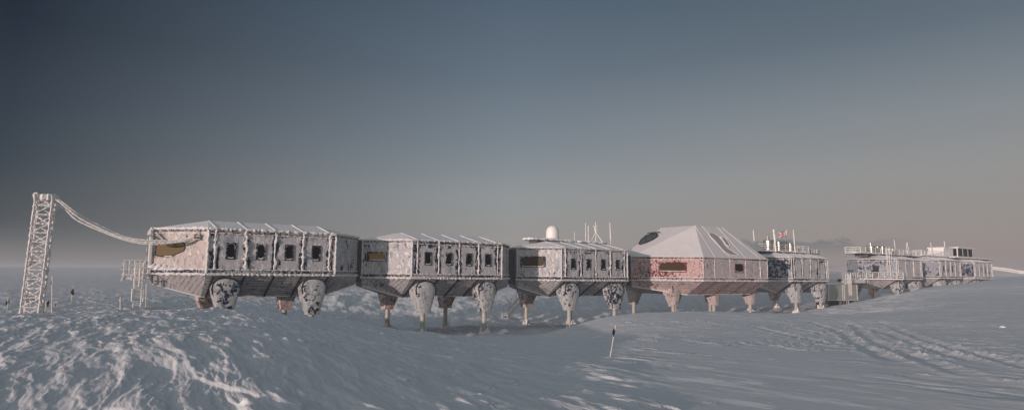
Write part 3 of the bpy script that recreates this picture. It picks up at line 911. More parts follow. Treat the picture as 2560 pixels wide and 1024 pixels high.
def face_patch(nm, obj, parent, pix, A, B, Cc, mat, lift=.05, frame=None, fr=.06, lab=None):
    top = [on_plane(obj, x, y, A, B, Cc, lift) for x, y in pix]; bot = [on_plane(obj, x, y, A, B, Cc, -.05) for x, y in pix]
    n = len(pix)
    o = MB().add(top + bot, [tuple(range(n)), tuple(range(n, 2 * n))[::-1]] + [(k, (k + 1) % n, n + (k + 1) % n, n + k) for k in range(n)]).build(nm, mat, parent)
    if frame:
        f_ = MB(); f_.tube(top + [top[0]], fr, 5, .15); f_.build('frame', frame, o)
    return o, top


roofR = [c_ for c_ in mr.children if c_.name.startswith('roof')][0]
A1, B1, C1 = (*ovr[6], zt), (*ovr[7], zt), (-3.2, -3.2, zr)
sk, tp = face_patch('skylight', mr, roofR, [(1598, 610), (1604, 600), (1616, 590), (1630, 585), (1642, 585), (1644, 592), (1632, 600), (1614, 608), (1600, 612)], A1, B1, C1, M_SKYL, .12, M_DARK, .09)
mb = MB(); mb.bar(tp[2], tp[7], .08); mb.bar(tp[3], tp[6], .06); mb.bar(on_plane(mr, 1620, 586.5, A1, B1, C1, .3), on_plane(mr, 1651, 584, A1, B1, C1, .3), .12)
mb.build('glazing_bar', M_DARK, sk)
A2, B2, C2 = (*ovr[0], zt), (*ovr[1], zt), (3.2, -3.2, zr)
M_BARE = plain('bare_roof_sheet', (0.38, 0.325, 0.33), 0.6, var=.08, scale=1)
for pix in ([(1776, 581), (1789, 585), (1799, 593), (1806, 602), (1812, 612), (1817, 619), (1830, 627), (1847, 638), (1834, 638), (1822, 635), (1812, 630), (1804, 622), (1796, 613), (1787, 604), (1778, 594), (1772, 587)],
            [(1802, 592), (1809, 592), (1814, 595), (1820, 603), (1825, 613), (1821, 616), (1816, 613), (1808, 602)]):
    o, tp = face_patch('bare_sheet', mr, roofR, pix, A2, B2, C2, M_BARE, .015)
    f_ = MB(); f_.tube(tp + [tp[0]], [.03 + .05 * random.random() for _ in range(len(tp) + 1)], 5, .5, .3); f_.build('snow_edge', M_ROOF, roofR)

# ---- modules beyond the red one
m5, pl5 = module('station_module', 'blue module right of the red one, with a flag and steel tanks on its roof', 87.71 + 4.95, -0.47, rime=.7, wall=M_WALL_D, endwall=M_WALL_B, link=False)
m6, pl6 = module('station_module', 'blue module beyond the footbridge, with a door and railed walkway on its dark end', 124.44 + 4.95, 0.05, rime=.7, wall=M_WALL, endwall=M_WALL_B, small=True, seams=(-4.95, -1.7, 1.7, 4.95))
narrow = [(s, 2.1, .38, 1.2, .05, M_GLASS) for s in (-3.5, -1.3, .95, 3.2)]
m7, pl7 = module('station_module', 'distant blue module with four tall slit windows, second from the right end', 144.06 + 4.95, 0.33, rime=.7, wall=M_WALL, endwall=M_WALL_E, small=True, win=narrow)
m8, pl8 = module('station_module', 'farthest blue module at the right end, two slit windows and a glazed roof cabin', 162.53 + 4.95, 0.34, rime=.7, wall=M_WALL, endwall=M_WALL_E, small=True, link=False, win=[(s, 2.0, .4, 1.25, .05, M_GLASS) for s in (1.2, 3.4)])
# door on module 6 end wall, in the camera-side chamfer
o_, d_, n_ = end_frame(pl6, 7, .30, 0)
mb = MB()
q0 = o_ + n_ * .05
for dd in (0,):
    a_ = q0 - d_ * .55; b_ = q0 + d_ * .55
    mb.add([a_ + Vector((0, 0, .5)), b_ + Vector((0, 0, .5)), b_ + Vector((0, 0, 2.5)), a_ + Vector((0, 0, 2.5)), a_ - n_ * .1 + Vector((0, 0, .5)), b_ - n_ * .1 + Vector((0, 0, .5)), b_ - n_ * .1 + Vector((0, 0, 2.5)), a_ - n_ * .1 + Vector((0, 0, 2.5))],
           [(0, 1, 2, 3), (7, 6, 5, 4), (0, 4, 5, 1), (1, 5, 6, 2), (2, 6, 7, 3), (3, 7, 4, 0)])
mb.build('door', M_DARK, m6)
window(m7, end_frame(pl7, 7, .12, 2.2)[0], end_frame(pl7, 7, .12, 2)[1], (0, 0, 1), end_frame(pl7, 7, .12, 2)[2], 1.1, .8, .2, M_GLASS, M_DARKFRAME, snow=False)
# frosted vent box at the right edge of module 5
mb = MB(); mb.box(5.6, 6.5, -4.2, -3.2, 1.6 + BZ, 3.9 + BZ)
mb.build('vent_box', M_RIME, m5, bevel=.25)


# ---- roof decks, local to a module
def roof_deck(mod, x0, x1, y0, y1, z=4.95, rail=True, sub=True, nrail=6, rh=1.1, r=.035):
    mb = MB(); mb.box(x0, x1, y0, y1, z + BZ, z + .16 + BZ)
    for k in range(4):
        x = x0 + (x1 - x0) * (k + .5) / 4
        mb.box(x - .08, x + .08, y0 + .2, y1 - .2, z - .5 + BZ, z + BZ)
    o = mb.build('roof_deck', M_DECK, mod)
    mb = MB(); mb.box(x0 + .03, x1 - .03, y0 + .03, y1 - .03, z + .161 + BZ, z + .26 + BZ); mb.tube([(x0, y0, z + .2 + BZ), (x1, y0, z + .2 + BZ)], .12, 6, .5, .3)
    mb.tube([(x0, y0, z + .2 + BZ), (x0, y1, z + .2 + BZ)], .12, 6, .5, .3)
    mb.build('deck_snow', M_ROOF, o)
    if rail:
        rb = MB(); zz = z + .2 + BZ
        railing(rb, (x0, y0, zz), (x1, y0, zz), rh, nrail, r); railing(rb, (x0, y1, zz), (x1, y1, zz), rh, nrail, r)
        railing(rb, (x0, y0, zz), (x0, y1, zz), rh, 2, r); railing(rb, (x1, y0, zz), (x1, y1, zz), rh, 2, r)
        rb.build('railing', M_RAIL, o)
    return o


def loc_t(px, tcen, y=0.0):
    """local x of a module point that shows in picture column px on line y"""
    return t_of(px, 4.85 + y) - tcen


def world(mod, x, y, z):
    return Matrix.Translation(mod.location) @ Matrix.Rotation(TH, 4, 'Z') @ Vector((x, y, z))


T3, T5, T6, T7, T8 = 43.77, 92.66, 129.39, 149.01, 167.48
roof_deck(m3, loc_t(1321, T3), loc_t(1413, T3), -.9, .9, 4.92, rail=False)
roof_deck(m3, loc_t(1440, T3), loc_t(1508, T3), -.8, .8, 4.86, rail=False)
dp = world(m3, loc_t(1382, T3), 0, 5.18 + BZ)
rd = thing('radome', 'smooth white domed radome on the roof of the third blue module', 'radome', dp, TH)
MB().lathe((0, 0, 0), [(.80, .2), (.83, .3), (.83, .95), (.78, 1.22), (.64, 1.5), (.45, 1.68), (.22, 1.77), (0.01, 1.8)], 28).build('dome', M_DOME, rd, smooth=True)
MB().cyl((0, 0, 0), .88, .22, 28).build('base_ring', M_RIME, rd)
mb = MB(); mb.box(-.15, .15, -.835, -.80, .45, .75); mb.build('hatch', M_DECK if False else M_RAIL, rd)


def antenna(px, ytop, mod, T, y=0.0, r=.035, zbase=5.0, label='', name='antenna', cat='antenna', group=None, tiltp=None, extra=None):
    x = loc_t(px, T, y); w = world(mod, x, y, zbase + BZ)
    top = at(tiltp if tiltp else px, ytop, w.y)
    o = thing(name, label, cat, w, 0, group)
    MB().tube([(0, 0, 0), top - w], [r * 1.7, r * 1.2], 6, .35, .3, int(px)).build('mast', M_RAIL, o)
    mb = MB(); mb.cyl((0, 0, -.03), .12, .12, 8); mb.build('mast_foot', M_RIME, o)
    return o, w, top


G3 = 'whip antennas on the radome module roof'
antenna(1437, 579, m3, T3, -.6, .03, label='short thin white whip antenna, first to the right of the radome', group=G3, tiltp=1436)
antenna(1465, 557, m3, T3, .4, .032, label='tall thin white whip antenna left of the weather mast on the roof', group=G3, tiltp=1464)
antenna(1471.5, 564, m3, T3, -.5, .036, label='medium whip antenna between the tall whip and the weather mast', group=G3, tiltp=1470.5)
antenna(1494, 562, m3, T3, .3, .03, label='thin whip antenna touching the right side of the weather mast', group=G3, tiltp=1492.5)
antenna(1528, 557, m3, T3, 0, .045, label='tall lone whip antenna at the right end of the radome module roof', group=G3, tiltp=1524.5)
o, w, top = antenna(1490, 555, m3, T3, -.2, .045, label='braced central weather mast with a curved sensor arm on the roof', name='weather_mast', cat='mast', tiltp=1489)
mb = MB(); hh = (top - w).z
for dx_, dy_ in ((1.1, .8), (-.8, -.9), (.95, -.5)): mb.tube([(dx_, dy_, 0.02), (0, 0, hh * .52)], .035, 5, .3)
mb.build('brace', M_RAIL, o)
mb = MB(); mb.tube([(0, 0, hh * .5), (-.12, 0, hh * .62), (-.10, 0, hh * .72), (-.2, 0, hh * .8), (-.34, 0, hh * .82)], [.07, .08, .06, .06, .09], 6, .3)
mb.build('sensor_arm', M_RAIL, o)

# ---- module 5 roof
DZ = 4.95
roof_deck(m5, loc_t(1898, T5), loc_t(2000, T5), -1.6, 1.6, DZ - .1, nrail=7)


def tank(px, w_px, ytop, mod, T, label, y=0.0, flues=0, zb=DZ + .26, name='steel_tank', group=None, wave=0):
    x = loc_t(px, T, y); w = world(mod, x, y, zb + BZ); top = at(px, ytop, w.y)
    r = w_px / F * w.y / 2; h = (top - w).z
    o = thing(name, label, 'tank', w, TH, group)
    MB().lathe((0, 0, 0), [(0.01, 0), (r, 0), (r, h * .3), (r * 1.03, h * .32), (r, h * .34), (r, h * .66), (r * 1.03, h * .68), (r, h * .70), (r, h * .93), (r * .93, h), (0.01, h * 1.03)], 22).build('drum', M_STEEL, o, smooth=False)
    for k in range(flues):
        f_ = MB(); f_.cyl((-.18 + .42 * k, 0, h * .98), .14, .62, 12); f_.cyl((-.18 + .42 * k, 0, h * .98 + .62), .17, .10, 12)
        f_.build('flue', M_CHIM, o)
    return o


GT = 'round steel tanks on the roof decks'
tank(1922, 25, 600, m5, T5, 'largest grey steel tank with two flues, left end of the flagged roof deck', flues=2, group=GT)
tank(1948, 15, 603, m5, T5, 'narrow steel tank just left of the flag on the roof deck', group=GT)
tank(1960, 17, 603, m5, T5, 'steel tank directly below the flying flag', group=GT, y=.4)
tank(1976, 9, 607, m5, T5, 'small dark steel tank right of the flag', group=GT, y=-.3)
tank(1985, 8, 608, m5, T5, 'smallest steel tank, right end of the flagged roof deck', group=GT)
G5 = 'aerials around the flagged roof deck'
antenna(1889, 575, m5, T5, .5, .05, 4.4, label='leftmost aerial of the flagged roof, standing over the red roof', group=G5, tiltp=1883)
antenna(1939.5, 573, m5, T5, -1.7, .10, 4.9, label='thick frosted aerial pole between the tanks and the flag', group=G5, tiltp=1934)
antenna(1988, 574, m5, T5, -1.7, .055, 4.9, label='frosted aerial pole right of the flag on the roof deck', group=G5, tiltp=1983)
# flag
xf_ = loc_t(1968, T5, .8); w = world(m5, xf_, .8, 5.1 + BZ)
fl = thing('flagpole', 'white flagpole flying a Union Jack above the roof tanks', 'flagpole', w, 0)
ft_ = at(1966, 575, w.y) - w
MB().tube([(0, 0, 0), ft_], .05, 6, .3, .3).build('pole', M_RAIL, fl)
MB().lump((ft_.x, ft_.y, ft_.z - .05), (.09, .09, .12), 3).build('finial', M_RIME, fl)


def flag_mesh():
    """union flag cloth, hung from the pole and blown to the left"""
    nx, ny = 60, 30; Wd, Hd = 1.35, .98
    d = {'b': MB(), 'r': MB(), 'w': MB()}

    def colr(u_, v_):
        x, y = u_ - .5, v_ - .5; X_, Y_ = x * 2, y
        if abs(x) < .05 or abs(y) < .10: return 'r'
        if abs(x) < .083 or abs(y) < .167: return 'w'
        # diagonals
        for s in (1, -1):
            dd = (Y_ - s * x) / math.sqrt(2) if False else (y - s * x) * .894
            if abs(dd) < .10:
                side = 1 if (x > 0) else -1
                return 'r' if 0 < dd * side * s < .062 else 'w'
        return 'b'

    def pos(u_, v_):
        x = -Wd * u_; wav = .10 * math.sin(u_ * 7) * u_; z = -Hd * (1 - v_) - .22 * u_ + .10 * math.sin(u_ * 5 + 1) * u_
        return Vector((ft_.x + x - .05 * (1 - v_), ft_.y + wav, ft_.z - .12 + z))
    for i in range(nx):
        for j in range(ny):
            c_ = colr((i + .5) / nx, (j + .5) / ny)
            q = [pos(i / nx, j / ny), pos((i + 1) / nx, j / ny), pos((i + 1) / nx, (j + 1) / ny), pos(i / nx, (j + 1) / ny)]
            d[c_].add([p + Vector((0, s, 0)) for s in (-.008, .008) for p in q], [(0, 1, 2, 3), (7, 6, 5, 4)])
    return d


dm = flag_mesh()
fo = dm['b'].build('flag', M_UJ_B, fl, fix=False); dm['w'].build('white_saltire', M_UJ_W, fo, fix=False); dm['r'].build('red_cross', M_UJ_R, fo, fix=False)
# rusty benches / cable trays at the right of module 5 deck
def tray(mod, T, pxa, pxb, y, z, label):
    xa, xb = loc_t(pxa, T, y), loc_t(pxb, T, y); w = world(mod, (xa + xb) / 2, y, z + BZ)
    o = thing('rusty_rack', label, 'rack', w, TH, 'rusty open racks standing on the roofs')
    L = (xb - xa) / 2
    mb = MB(); mb.bar((-L, 0, .1), (L, 0, .1), .14)
    mb.bar((-L, 0, 0), (-L, 0, .8), .10); mb.bar((L, 0, 0), (L, 0, .8), .12); mb.build('rack_frame', M_BROWN, o)
    for k in range(3):
        x = -L + 2 * L * (k + .5) / 3
        MB().tube([(x, .1, 0), (x, .1, .95)], .05, 5, .4, .3).build('post', M_RAIL, o)
    return o


tray(m5, T5, 1996, 2012, -.4, 5.0, 'rusty open rack at the right end of the flagged deck, nearer to the flag')
tray(m5, T5, 2026, 2047, 0, 4.9, 'rusty open rack at the far right edge of the flagged module roof')
# ---- module 6 deck
roof_deck(m6, loc_t(2132, T6) , loc_t(2283, T6), -1.5, 1.5, DZ - .05, nrail=13, r=.045)
tank(2178, 21, 615, m6, T6, 'grey tank with one bright flue on the roof deck beyond the footbridge', flues=1, group=GT)
tank(2194, 11, 615, m6, T6, 'tank behind the caged roof ladder beyond the footbridge', group=GT, y=.3)
tank(2206, 12, 615, m6, T6, 'tank just right of the caged roof ladder beyond the footbridge', group=GT)
tank(2222, 9, 620, m6, T6, 'small dark drum right of the ladder on the farther tank deck', group=GT)
tank(2232, 8, 620, m6, T6, 'last small dark drum on the farther tank deck', group=GT)
G6 = 'thin aerials on the far module roofs'
antenna(2240, 598, m6, T6, .5, .045, 5.0, label='thin aerial above the right end of the farther tank deck', group=G6, tiltp=2235)
antenna(2268, 607, m6, T6, -1.3, .04, 5.0, label='left one of two close thin aerials beside the rusty bench', group=G6, tiltp=2265.5)
antenna(2273, 605, m6, T6, -1.3, .04, 5.0, label='right one of two close thin aerials beside the rusty bench', group=G6, tiltp=2268)
tray(m6, T6, 2262, 2281, -1.2, 5.2, 'rusty open rack beside the pair of thin aerials on the far deck')
# caged ladder on module 6
o_, d_, n_ = end_frame(pl6, 7, .72, 0)
lb = MB(); q = o_ + n_ * .25
for s in (-.3, .3):
    lb.tube([q + d_ * s + Vector((0, 0, .7)), q + d_ * s + Vector((0, 0, 6.3))], .05, 5, .3, .4)
for k in range(17): lb.tube([q - d_ * .3 + Vector((0, 0, .8 + k * .32)), q + d_ * .3 + Vector((0, 0, .8 + k * .32))], .03, 4)
for k in range(5):
    zc = Vector((0, 0, 2.6 + k * .8)); lb.tube([q - d_ * .4 + zc, q - d_ * .4 + n_ * .7 + zc, q + d_ * .4 + n_ * .7 + zc, q + d_ * .4 + zc], .04, 5, .3)
for s in (-.4, 0, .4): lb.tube([q + d_ * s + n_ * .7 + Vector((0, 0, 2.6)), q + d_ * s + n_ * .7 + Vector((0, 0, 5.8))], .045, 5, .3, .4)
lb.build('roof_ladder', M_RAIL, m6)
# walkway along the left end of module 6
lb = MB(); lr = MB(); ow = ringwalk(pl6, 1.35)
for i in (6, 7):
    a_, b_ = pl6[i], pl6[(i + 1) % 8]; c_, e_ = ow[i], ow[(i + 1) % 8]
    z0_, z1_ = -.12 + BZ, .04 + BZ
    vs = [(*a_, z0_), (*b_, z0_), (*e_, z0_), (*c_, z0_), (*a_, z1_), (*b_, z1_), (*e_, z1_), (*c_, z1_)]
    lb.add(vs, [(0, 1, 2, 3), (4, 5, 6, 7), (0, 1, 5, 4), (1, 2, 6, 5), (2, 3, 7, 6), (3, 0, 4, 7)])
    if i == 7: railing(lr, (c_[0], c_[1], BZ), (e_[0], e_[1], BZ), 1.25, 6, .05)
wk = lb.build('walkway', M_RIME, m6); lr.build('railing', M_RAIL, wk)
# ---- module 7 and 8 decks
roof_deck(m7, loc_t(2284, T7), loc_t(2352, T7), -1.6, 1.6, DZ - .15, nrail=9, r=.045)
antenna(2331, 606, m7, T7, 0, .05, 4.9, label='thin aerial near the middle of the far railed deck', group=G6, tiltp=2326)
antenna(2365.5, 602, m7, T7, 0, .06, 4.8, label='thin aerial immediately left of the glazed roof cabin', group=G6, tiltp=2360)
MB().lump((loc_t(2305, T7), 0, 5.1 + BZ), (.9, .7, .8), 4).build('snow_heap', M_BLOCK, m7)
# link deck and cabin on module 8
x0, x1 = loc_t(2354, T8), loc_t(2450, T8)
roof_deck(m8, x0, x1, -2.6, 2.6, DZ - .25, rail=False)
cx0, cx1 = loc_t(2394, T8, -2.4), loc_t(2432, T8, -2.4)
mb = MB(); zc = DZ + BZ
mb.box(cx0, cx1, -2.4, 2.4, zc, zc + .25); mb.box(cx0, cx1, -2.4, 2.4, zc + 2.05, zc + 2.15)
for x in (cx0 + .1, cx1 - .1):
    for y in (-2.3, 2.3): mb.box(x - .1, x + .1, y - .1, y + .1, zc + .25, zc + 2.05)
for k in (1, 2): xx = cx0 + (cx1 - cx0) * k / 3; mb.box(xx - .07, xx + .07, -2.4, -2.28, zc + .25, zc + 2.05)
cb = mb.build('roof_cabin', M_RIME, m8)
mb = MB(); mb.box(cx0 - .35, cx1 + .4, -2.8, 2.8, zc + 2.151, zc + 2.36); mb.build('cabin_roof', M_ROOF, cb)
for k in range(3):
    a_ = cx0 + (cx1 - cx0) * k / 3 + .1; b_ = cx0 + (cx1 - cx0) * (k + 1) / 3 - .1
    MB().box(a_, b_, -2.36, -2.33, zc + .26, zc + 2.04).build('pane', M_GLASS, cb)
MB().box(cx0 + .04, cx0 + .07, -2.15, 2.15, zc + .26, zc + 2.04).build('pane', M_GLASS, cb)
MB().box(cx1 - .07, cx1 - .04, -2.15, 2.15, zc + .26, zc + 2.04).build('pane', M_GLASS, cb)
MB().box(cx0 + .1, cx1 - .1, 2.33, 2.36, zc + .26, zc + 2.04).build('pane', M_GLASS, cb)
xx0 = loc_t(2352, T8, -1)
mb = MB(); mb.box(xx0, cx0 - .36, -1.6, 1.6, zc, zc + 1.95); mb.box(xx0 - .1, cx0 - .355, -1.8, 1.8, zc + 1.951, zc + 2.2); mb.build('cabin_lobby', M_ROOF, cb)

# ---- footbridge
bl = (T6 - 9.25) - (T5 + 9.25) - 1.35; bm_ = T5 + 9.25 + bl / 2; c = P(bm_, 4.85)
br = thing('footbridge', 'white frosted footbridge with railings linking the two groups of modules', 'footbridge', (c.x, c.y, -.2 - BZ + .15), TH)
L = bl / 2
mb = MB(); mb.box(-L, L, -1.2, 1.2, BZ - .75, BZ); mb.build('deck_girder', M_RIME, br, bevel=.03)
rb = MB(); railing(rb, (-L, -1.15, BZ), (L, -1.15, BZ), 1.25, 18, .04); rb.build('railing', M_RAIL, br)
rb = MB(); railing(rb, (-L, 1.15, BZ), (L, 1.15, BZ), 1.25, 18, .04); rb.build('railing', M_RAIL, br)
lx_ = loc_t(2113, bm_, -1.6)
wl = P(bm_ + lx_, 3.0); gl = gz(wl.x, wl.y) - br.location.z
lb = MB(); ladder(lb, -1.6, lx_ - .35, lx_ + .35, gl, BZ + 1.0, .05, axis='x')
for xx in (-.5, -.17, .17, .5): lb.tube([(lx_ + xx, -2.2, BZ - 3.0), (lx_ + xx, -2.2, BZ + .9)], .05, 5, .3, .5)
for k in range(6): lb.tube([(lx_ - .5, -1.6, BZ - 3 + .75 * k), (lx_ - .5, -2.2, BZ - 3 + .75 * k), (lx_ + .5, -2.2, BZ - 3 + .75 * k), (lx_ + .5, -1.6, BZ - 3 + .75 * k)], .045, 5, .3)
lb.build('ladder', M_RAIL, br)
mb = MB(); mb.tube([(lx_ - 2.4, -1.3, BZ - .3), (lx_ - 1.7, -1.8, BZ - .5), (lx_ - .8, -1.9, BZ - 1.0), (lx_ - .5, -1.7, BZ - 3.6)], .14, 7, .3, .4)
mb.build('hose', M_RAIL, br)
mb = MB(); mb.cyl((lx_ - 2.2, -1.45, BZ - .45), .3, .45, 10); mb.build('hose_coupling', M_DARK, br)

# ---- containers below the bridge
for (xa, xb, lab) in ((2066, 2104, 'grey box container under the footbridge, the left one of the pair'), (2106, 2140, 'grey box container under the footbridge, right of the ladder')):
    ta, tb = t_of(xa, 2.6), t_of(xb, 2.6); c = P((ta + tb) / 2, 3.9); w = (tb - ta) / 2
    zt_ = at((xa + xb) / 2, 711, c.y).z; zm = at((xa + xb) / 2, 748, c.y).z; zg = gz(c.x, c.y) - .2
    o = thing('container', lab, 'container', (c.x, c.y, zg), TH, 'grey containers under the footbridge')
    mb = MB(); mb.box(-w, w, -1.25, 1.25, zm - zg, zt_ - zg); mb.build('body', M_CONT, o, bevel=.04)
    mb = MB(); mb.box(-w - .1, w + .1, -1.35, 1.35, zm - zg - .14, zm - zg - .001); mb.build('skirt', M_RIME, o)
    for s in (-1, 1):
        mb = MB(); mb.box(s * (w - .3) - .15, s * (w - .3) + .15, -1.1, 1.1, 0, zm - zg - .141); mb.build('skid', M_DECK, o)
    mb = MB(); mb.box(-w + .5, w - .5, -.6, 1.0, 0.1, zm - zg - .141); mb.build('base_shade_fill', M_DARK, o)  # black block fills the open base, standing in for the shade inside
    mb = MB()
    for xx in (-w + .05, w - .35): mb.box(xx, xx + .3, -1.29, -1.251, zm - zg, zt_ - zg)
    mb.build('corner_frost', M_RIME, o)

# ---- stair behind the station
pa, pb = at(1262, 790, 92), at(1330, 716, 97)
st = thing('metal_staircase', 'sunlit metal staircase with handrails climbing the bank behind the modules', 'staircase', (pa.x, pa.y, pa.z))
dv = pb - pa; acr = Vector((-dv.y, dv.x, 0)).normalized() * .5
mb = MB()
for s in (-1, 1): mb.bar(acr * s, dv + acr * s, .08, .34)
mb.build('stringer', M_RAIL, st)
mb = MB()
for k in range(1, 22): q = dv * (k / 22); mb.bar(q - acr, q + acr, .26, .05)
mb.build('treads', M_RAIL, st)
for s in (-1, 1):
    mb = MB()
    for h in (.55, 1.1): mb.tube([acr * s + Vector((0, 0, h)), dv + acr * s + Vector((0, 0, h))], .035, 5)
    for k in range(7): q = dv * (k / 6) + acr * s; mb.tube([q, q + Vector((0, 0, 1.1))], .035, 5, .3)
    mb.build('handrail', M_RAIL, st)

# ------------------------------------------------------------------ lattice tower
TY = 50.0
bl_, br_ = at(53, 790, TY), at(101, 790, TY); tl_, tr_ = at(92, 492, TY), at(138, 492, TY)
cb_ = (bl_ + br_) / 2; ct_ = (tl_ + tr_) / 2
tw = thing('lattice_tower', 'tall square lattice tower thick with rime at the left edge of the plain', 'tower', (cb_.x, cb_.y, cb_.z))
wd = (br_ - bl_).length * .5; ang = math.radians(24)
ax = ct_ - cb_
hw_ = wd / (math.cos(ang) + math.sin(ang)) * 1.02
cor = [Vector((math.cos(ang + k * PI / 2 + PI / 4), math.sin(ang + k * PI / 2 + PI / 4), 0)) * hw_ * 1.414 for k in range(4)]
sc_t = (tr_ - tl_).length / (br_ - bl_).length


def tp_(k, f): return cor[k % 4] * (1 + (sc_t - 1) * f) + ax * f


for k in range(4):
    MB().tube([tp_(k, 0) - Vector((0, 0, .6)), tp_(k, 1)], .078, 7, .45, .14, k).build('leg', M_RIME, tw)
NB = 13
for i in range(NB):
    f0, f1 = i / NB, (i + 1) / NB
    for k in range(4):
        a_, b_ = (tp_(k, f0), tp_(k + 1, f1)) if (i + k) % 2 else (tp_(k + 1, f0), tp_(k, f1))
        mb = MB(); mb.tube([a_, b_],   .050 + .015 * random.random(), 6, .6, .12, i * 9 + k)
        if i: mb.tube([tp_(k, f0), tp_(k + 1, f0)], .06, 6, .6, .12, i * 5 + k)
        mb.build('brace', M_RIME, tw)
mb = MB()
for k in range(4): mb.tube([tp_(k, 1), tp_(k + 1, 1)], .16, 7, .5, .12, k); mb.tube([tp_(k, .985), tp_(k + 1, .985)], .12, 7, .5, .12, k)
mb.tube([tp_(0, 1.0), tp_(2, 1.0)], .16, 6, .6, .1); mb.tube([tp_(1, 1.0), tp_(3, 1.0)], .15, 6, .6, .1)
mb.build('head_frame', M_RIME, tw)
mb = MB()
for (px, py, r_) in ((101, 489, .12), (109, 488, .12), (131, 490, .1), (92, 494, .12), (140, 491, .09)): q = at(px, py, TY) - Vector(tw.location); mb.lump((q.x, q.y, q.z - .1), (r_, r_, r_ * 1.3), int(px))
mb.build('rime_knob', M_RIME, tw)
mb = MB()
for (px, py) in ((75, 604), (66, 661), (60, 722)): q = at(px, py, TY) - Vector(tw.location); mb.tube([q, q + Vector((.22, 0, -.02))], [.1, .07], 6, .5, .08)
mb.build('side_bracket', M_RIME, tw)
mb = MB()
for k in range(5): mb.lump((-1.0 + k * .5, .1 * (k % 2), -.15), (.5, .5, .35), k)
mb.build('foot_snow', M_BLOCK, tw)

# ------------------------------------------------------------------ cables
top_a = at(139, 493, TY - .2)
ends = CAB_END
GC = 'sagging rime-coated cables from the tower to the nearest module'


def cable(path, r, label, name='rimed_cable', group=GC, rough=.32, seed=0):
    # Catmull-Rom through the points
    Q = []; n = len(path)
    for i in range(n - 1):
        p0, p1, p2, p3 = path[max(0, i - 1)], path[i], path[i + 1], path[min(n - 1, i + 2)]
        for k in range(10):
            t = k / 10
            Q.append(.5 * ((2 * p1) + (p2 - p0) * t + (2 * p0 - 5 * p1 + 4 * p2 - p3) * t * t + (3 * p1 - p0 - 3 * p2 + p3) * t ** 3))
    Q.append(path[-1])
    mb = MB(); mb.tube(Q, r, 6, rough, .13, seed)
    return tag(mb.build(name, M_RIME, smooth=False), label, 'cable', group)


def cpath(pix, Y0, Y1):
    x0, x1 = pix[0][0], pix[-1][0]
    return [at(x, y, Y0 + (Y1 - Y0) * (x - x0) / (x1 - x0)) for x, y in pix]


ey = ends.y - .05
cable(cpath([(138, 493), (160, 508), (205, 540), (250, 564), (300, 587), (345, 598), (400, 601), (450, 600), (485, 592), (499, 588)], TY - .1, ey), .055, 'topmost rimed cable from the tower head to the nearest module', seed=1)
cable(cpath([(140, 497), (165, 518), (200, 545), (240, 566), (290, 588), (340, 602), (390, 606), (440, 605), (480, 597), (501, 591)], TY - .35, ey + .1), .07, 'second rimed cable down from the tower head, running close under the topmost', seed=2)
cable(cpath([(138, 512), (158, 518), (182, 542), (200, 554), (235, 570), (290, 592), (340, 606), (385, 610), (430, 607), (475, 599), (497, 592)], TY + .2, ey + .2), .065, 'lowest and thickest rimed cable, leaving the tower below its head', seed=3)
cable(cpath([(138, 524), (150, 519), (162, 521), (185, 536), (230, 561), (280, 583), (340, 600), (395, 603), (450, 598), (500, 587)], TY + .4, ey + .3), .045, 'thin rimed cable that first loops up from the tower side', seed=4)
p8 = world(m8, 9.0, 0, 3.2 + BZ)
GR8 = 'thick cables leaving the far end of the station'
cable([p8, at(2510, 671, p8.y - 2), at(2560, 679, p8.y - 5), at(2640, 686, p8.y - 9), at(2760, 688, p8.y - 14)], .22, 'upper thick pale cable running off right from the farthest module', group=GR8, seed=7, rough=.2)
p8b = world(m8, 9.0, -.6, 2.9 + BZ)
cable([p8b, at(2512, 676, p8.y - 3), at(2560, 683, p8.y - 6), at(2640, 690, p8.y - 10), at(2760, 692, p8.y - 15)], .15, 'lower thin pale cable running off right from the farthest module', group=GR8, seed=8, rough=.2)
w5 = world(m5, 6.4, -3.6, 2.4 + BZ)
cable([w5, at(2097, 664, w5.y + 5), at(2118, 666, w5.y + 10)], .03, 'thin wire strung between the two groups of modules', name='thin_wire', group=None, rough=.1)


# ------------------------------------------------------------------ marker flags
def marker(px, y0, y1, Y, fpts, label, mat=M_FLAGB, r=.03, px1=None, group='black marker flags on poles in the snow', name='marker_flag', cat='marker flag'):
    top = at(px1 if px1 is not None else px, y0, Y); bot = at(px, y1, Y)
    g = gz(bot.x, bot.y); bot = Vector((bot.x, bot.y, min(bot.z, g) - .15))
    o = thing(name, label, cat, bot, 0, group)
    d_ = top - bot
    MB().tube([(0, 0, 0), d_], r, 6, .25, .25, int(px)).build('pole', M_POLE, o)
    if fpts:
        q = [at(x, y, Y) - bot for x, y in fpts]; n = len(q)
        # crumpled cloth: mid points pushed in depth
        cen = sum(q, Vector()) / n + Vector((0, -.08, 0))
        cy_ = [p + Vector((0, .05 * ((-1) ** i), 0)) for i, p in enumerate(q)]
        vs = [p + Vector((0, s, 0)) for s in (-.01, .01) for p in cy_ + [cen]]
        m = n + 1
        fs = [(k, (k + 1) % n, n) for k in range(n)] + [(m + (k + 1) % n, m + k, m + n) for k in range(n)] + [(k, m + k, m + (k + 1) % n, (k + 1) % n) for k in range(n)]
        MB().add(vs, fs).build('flag', mat, o)
    return o


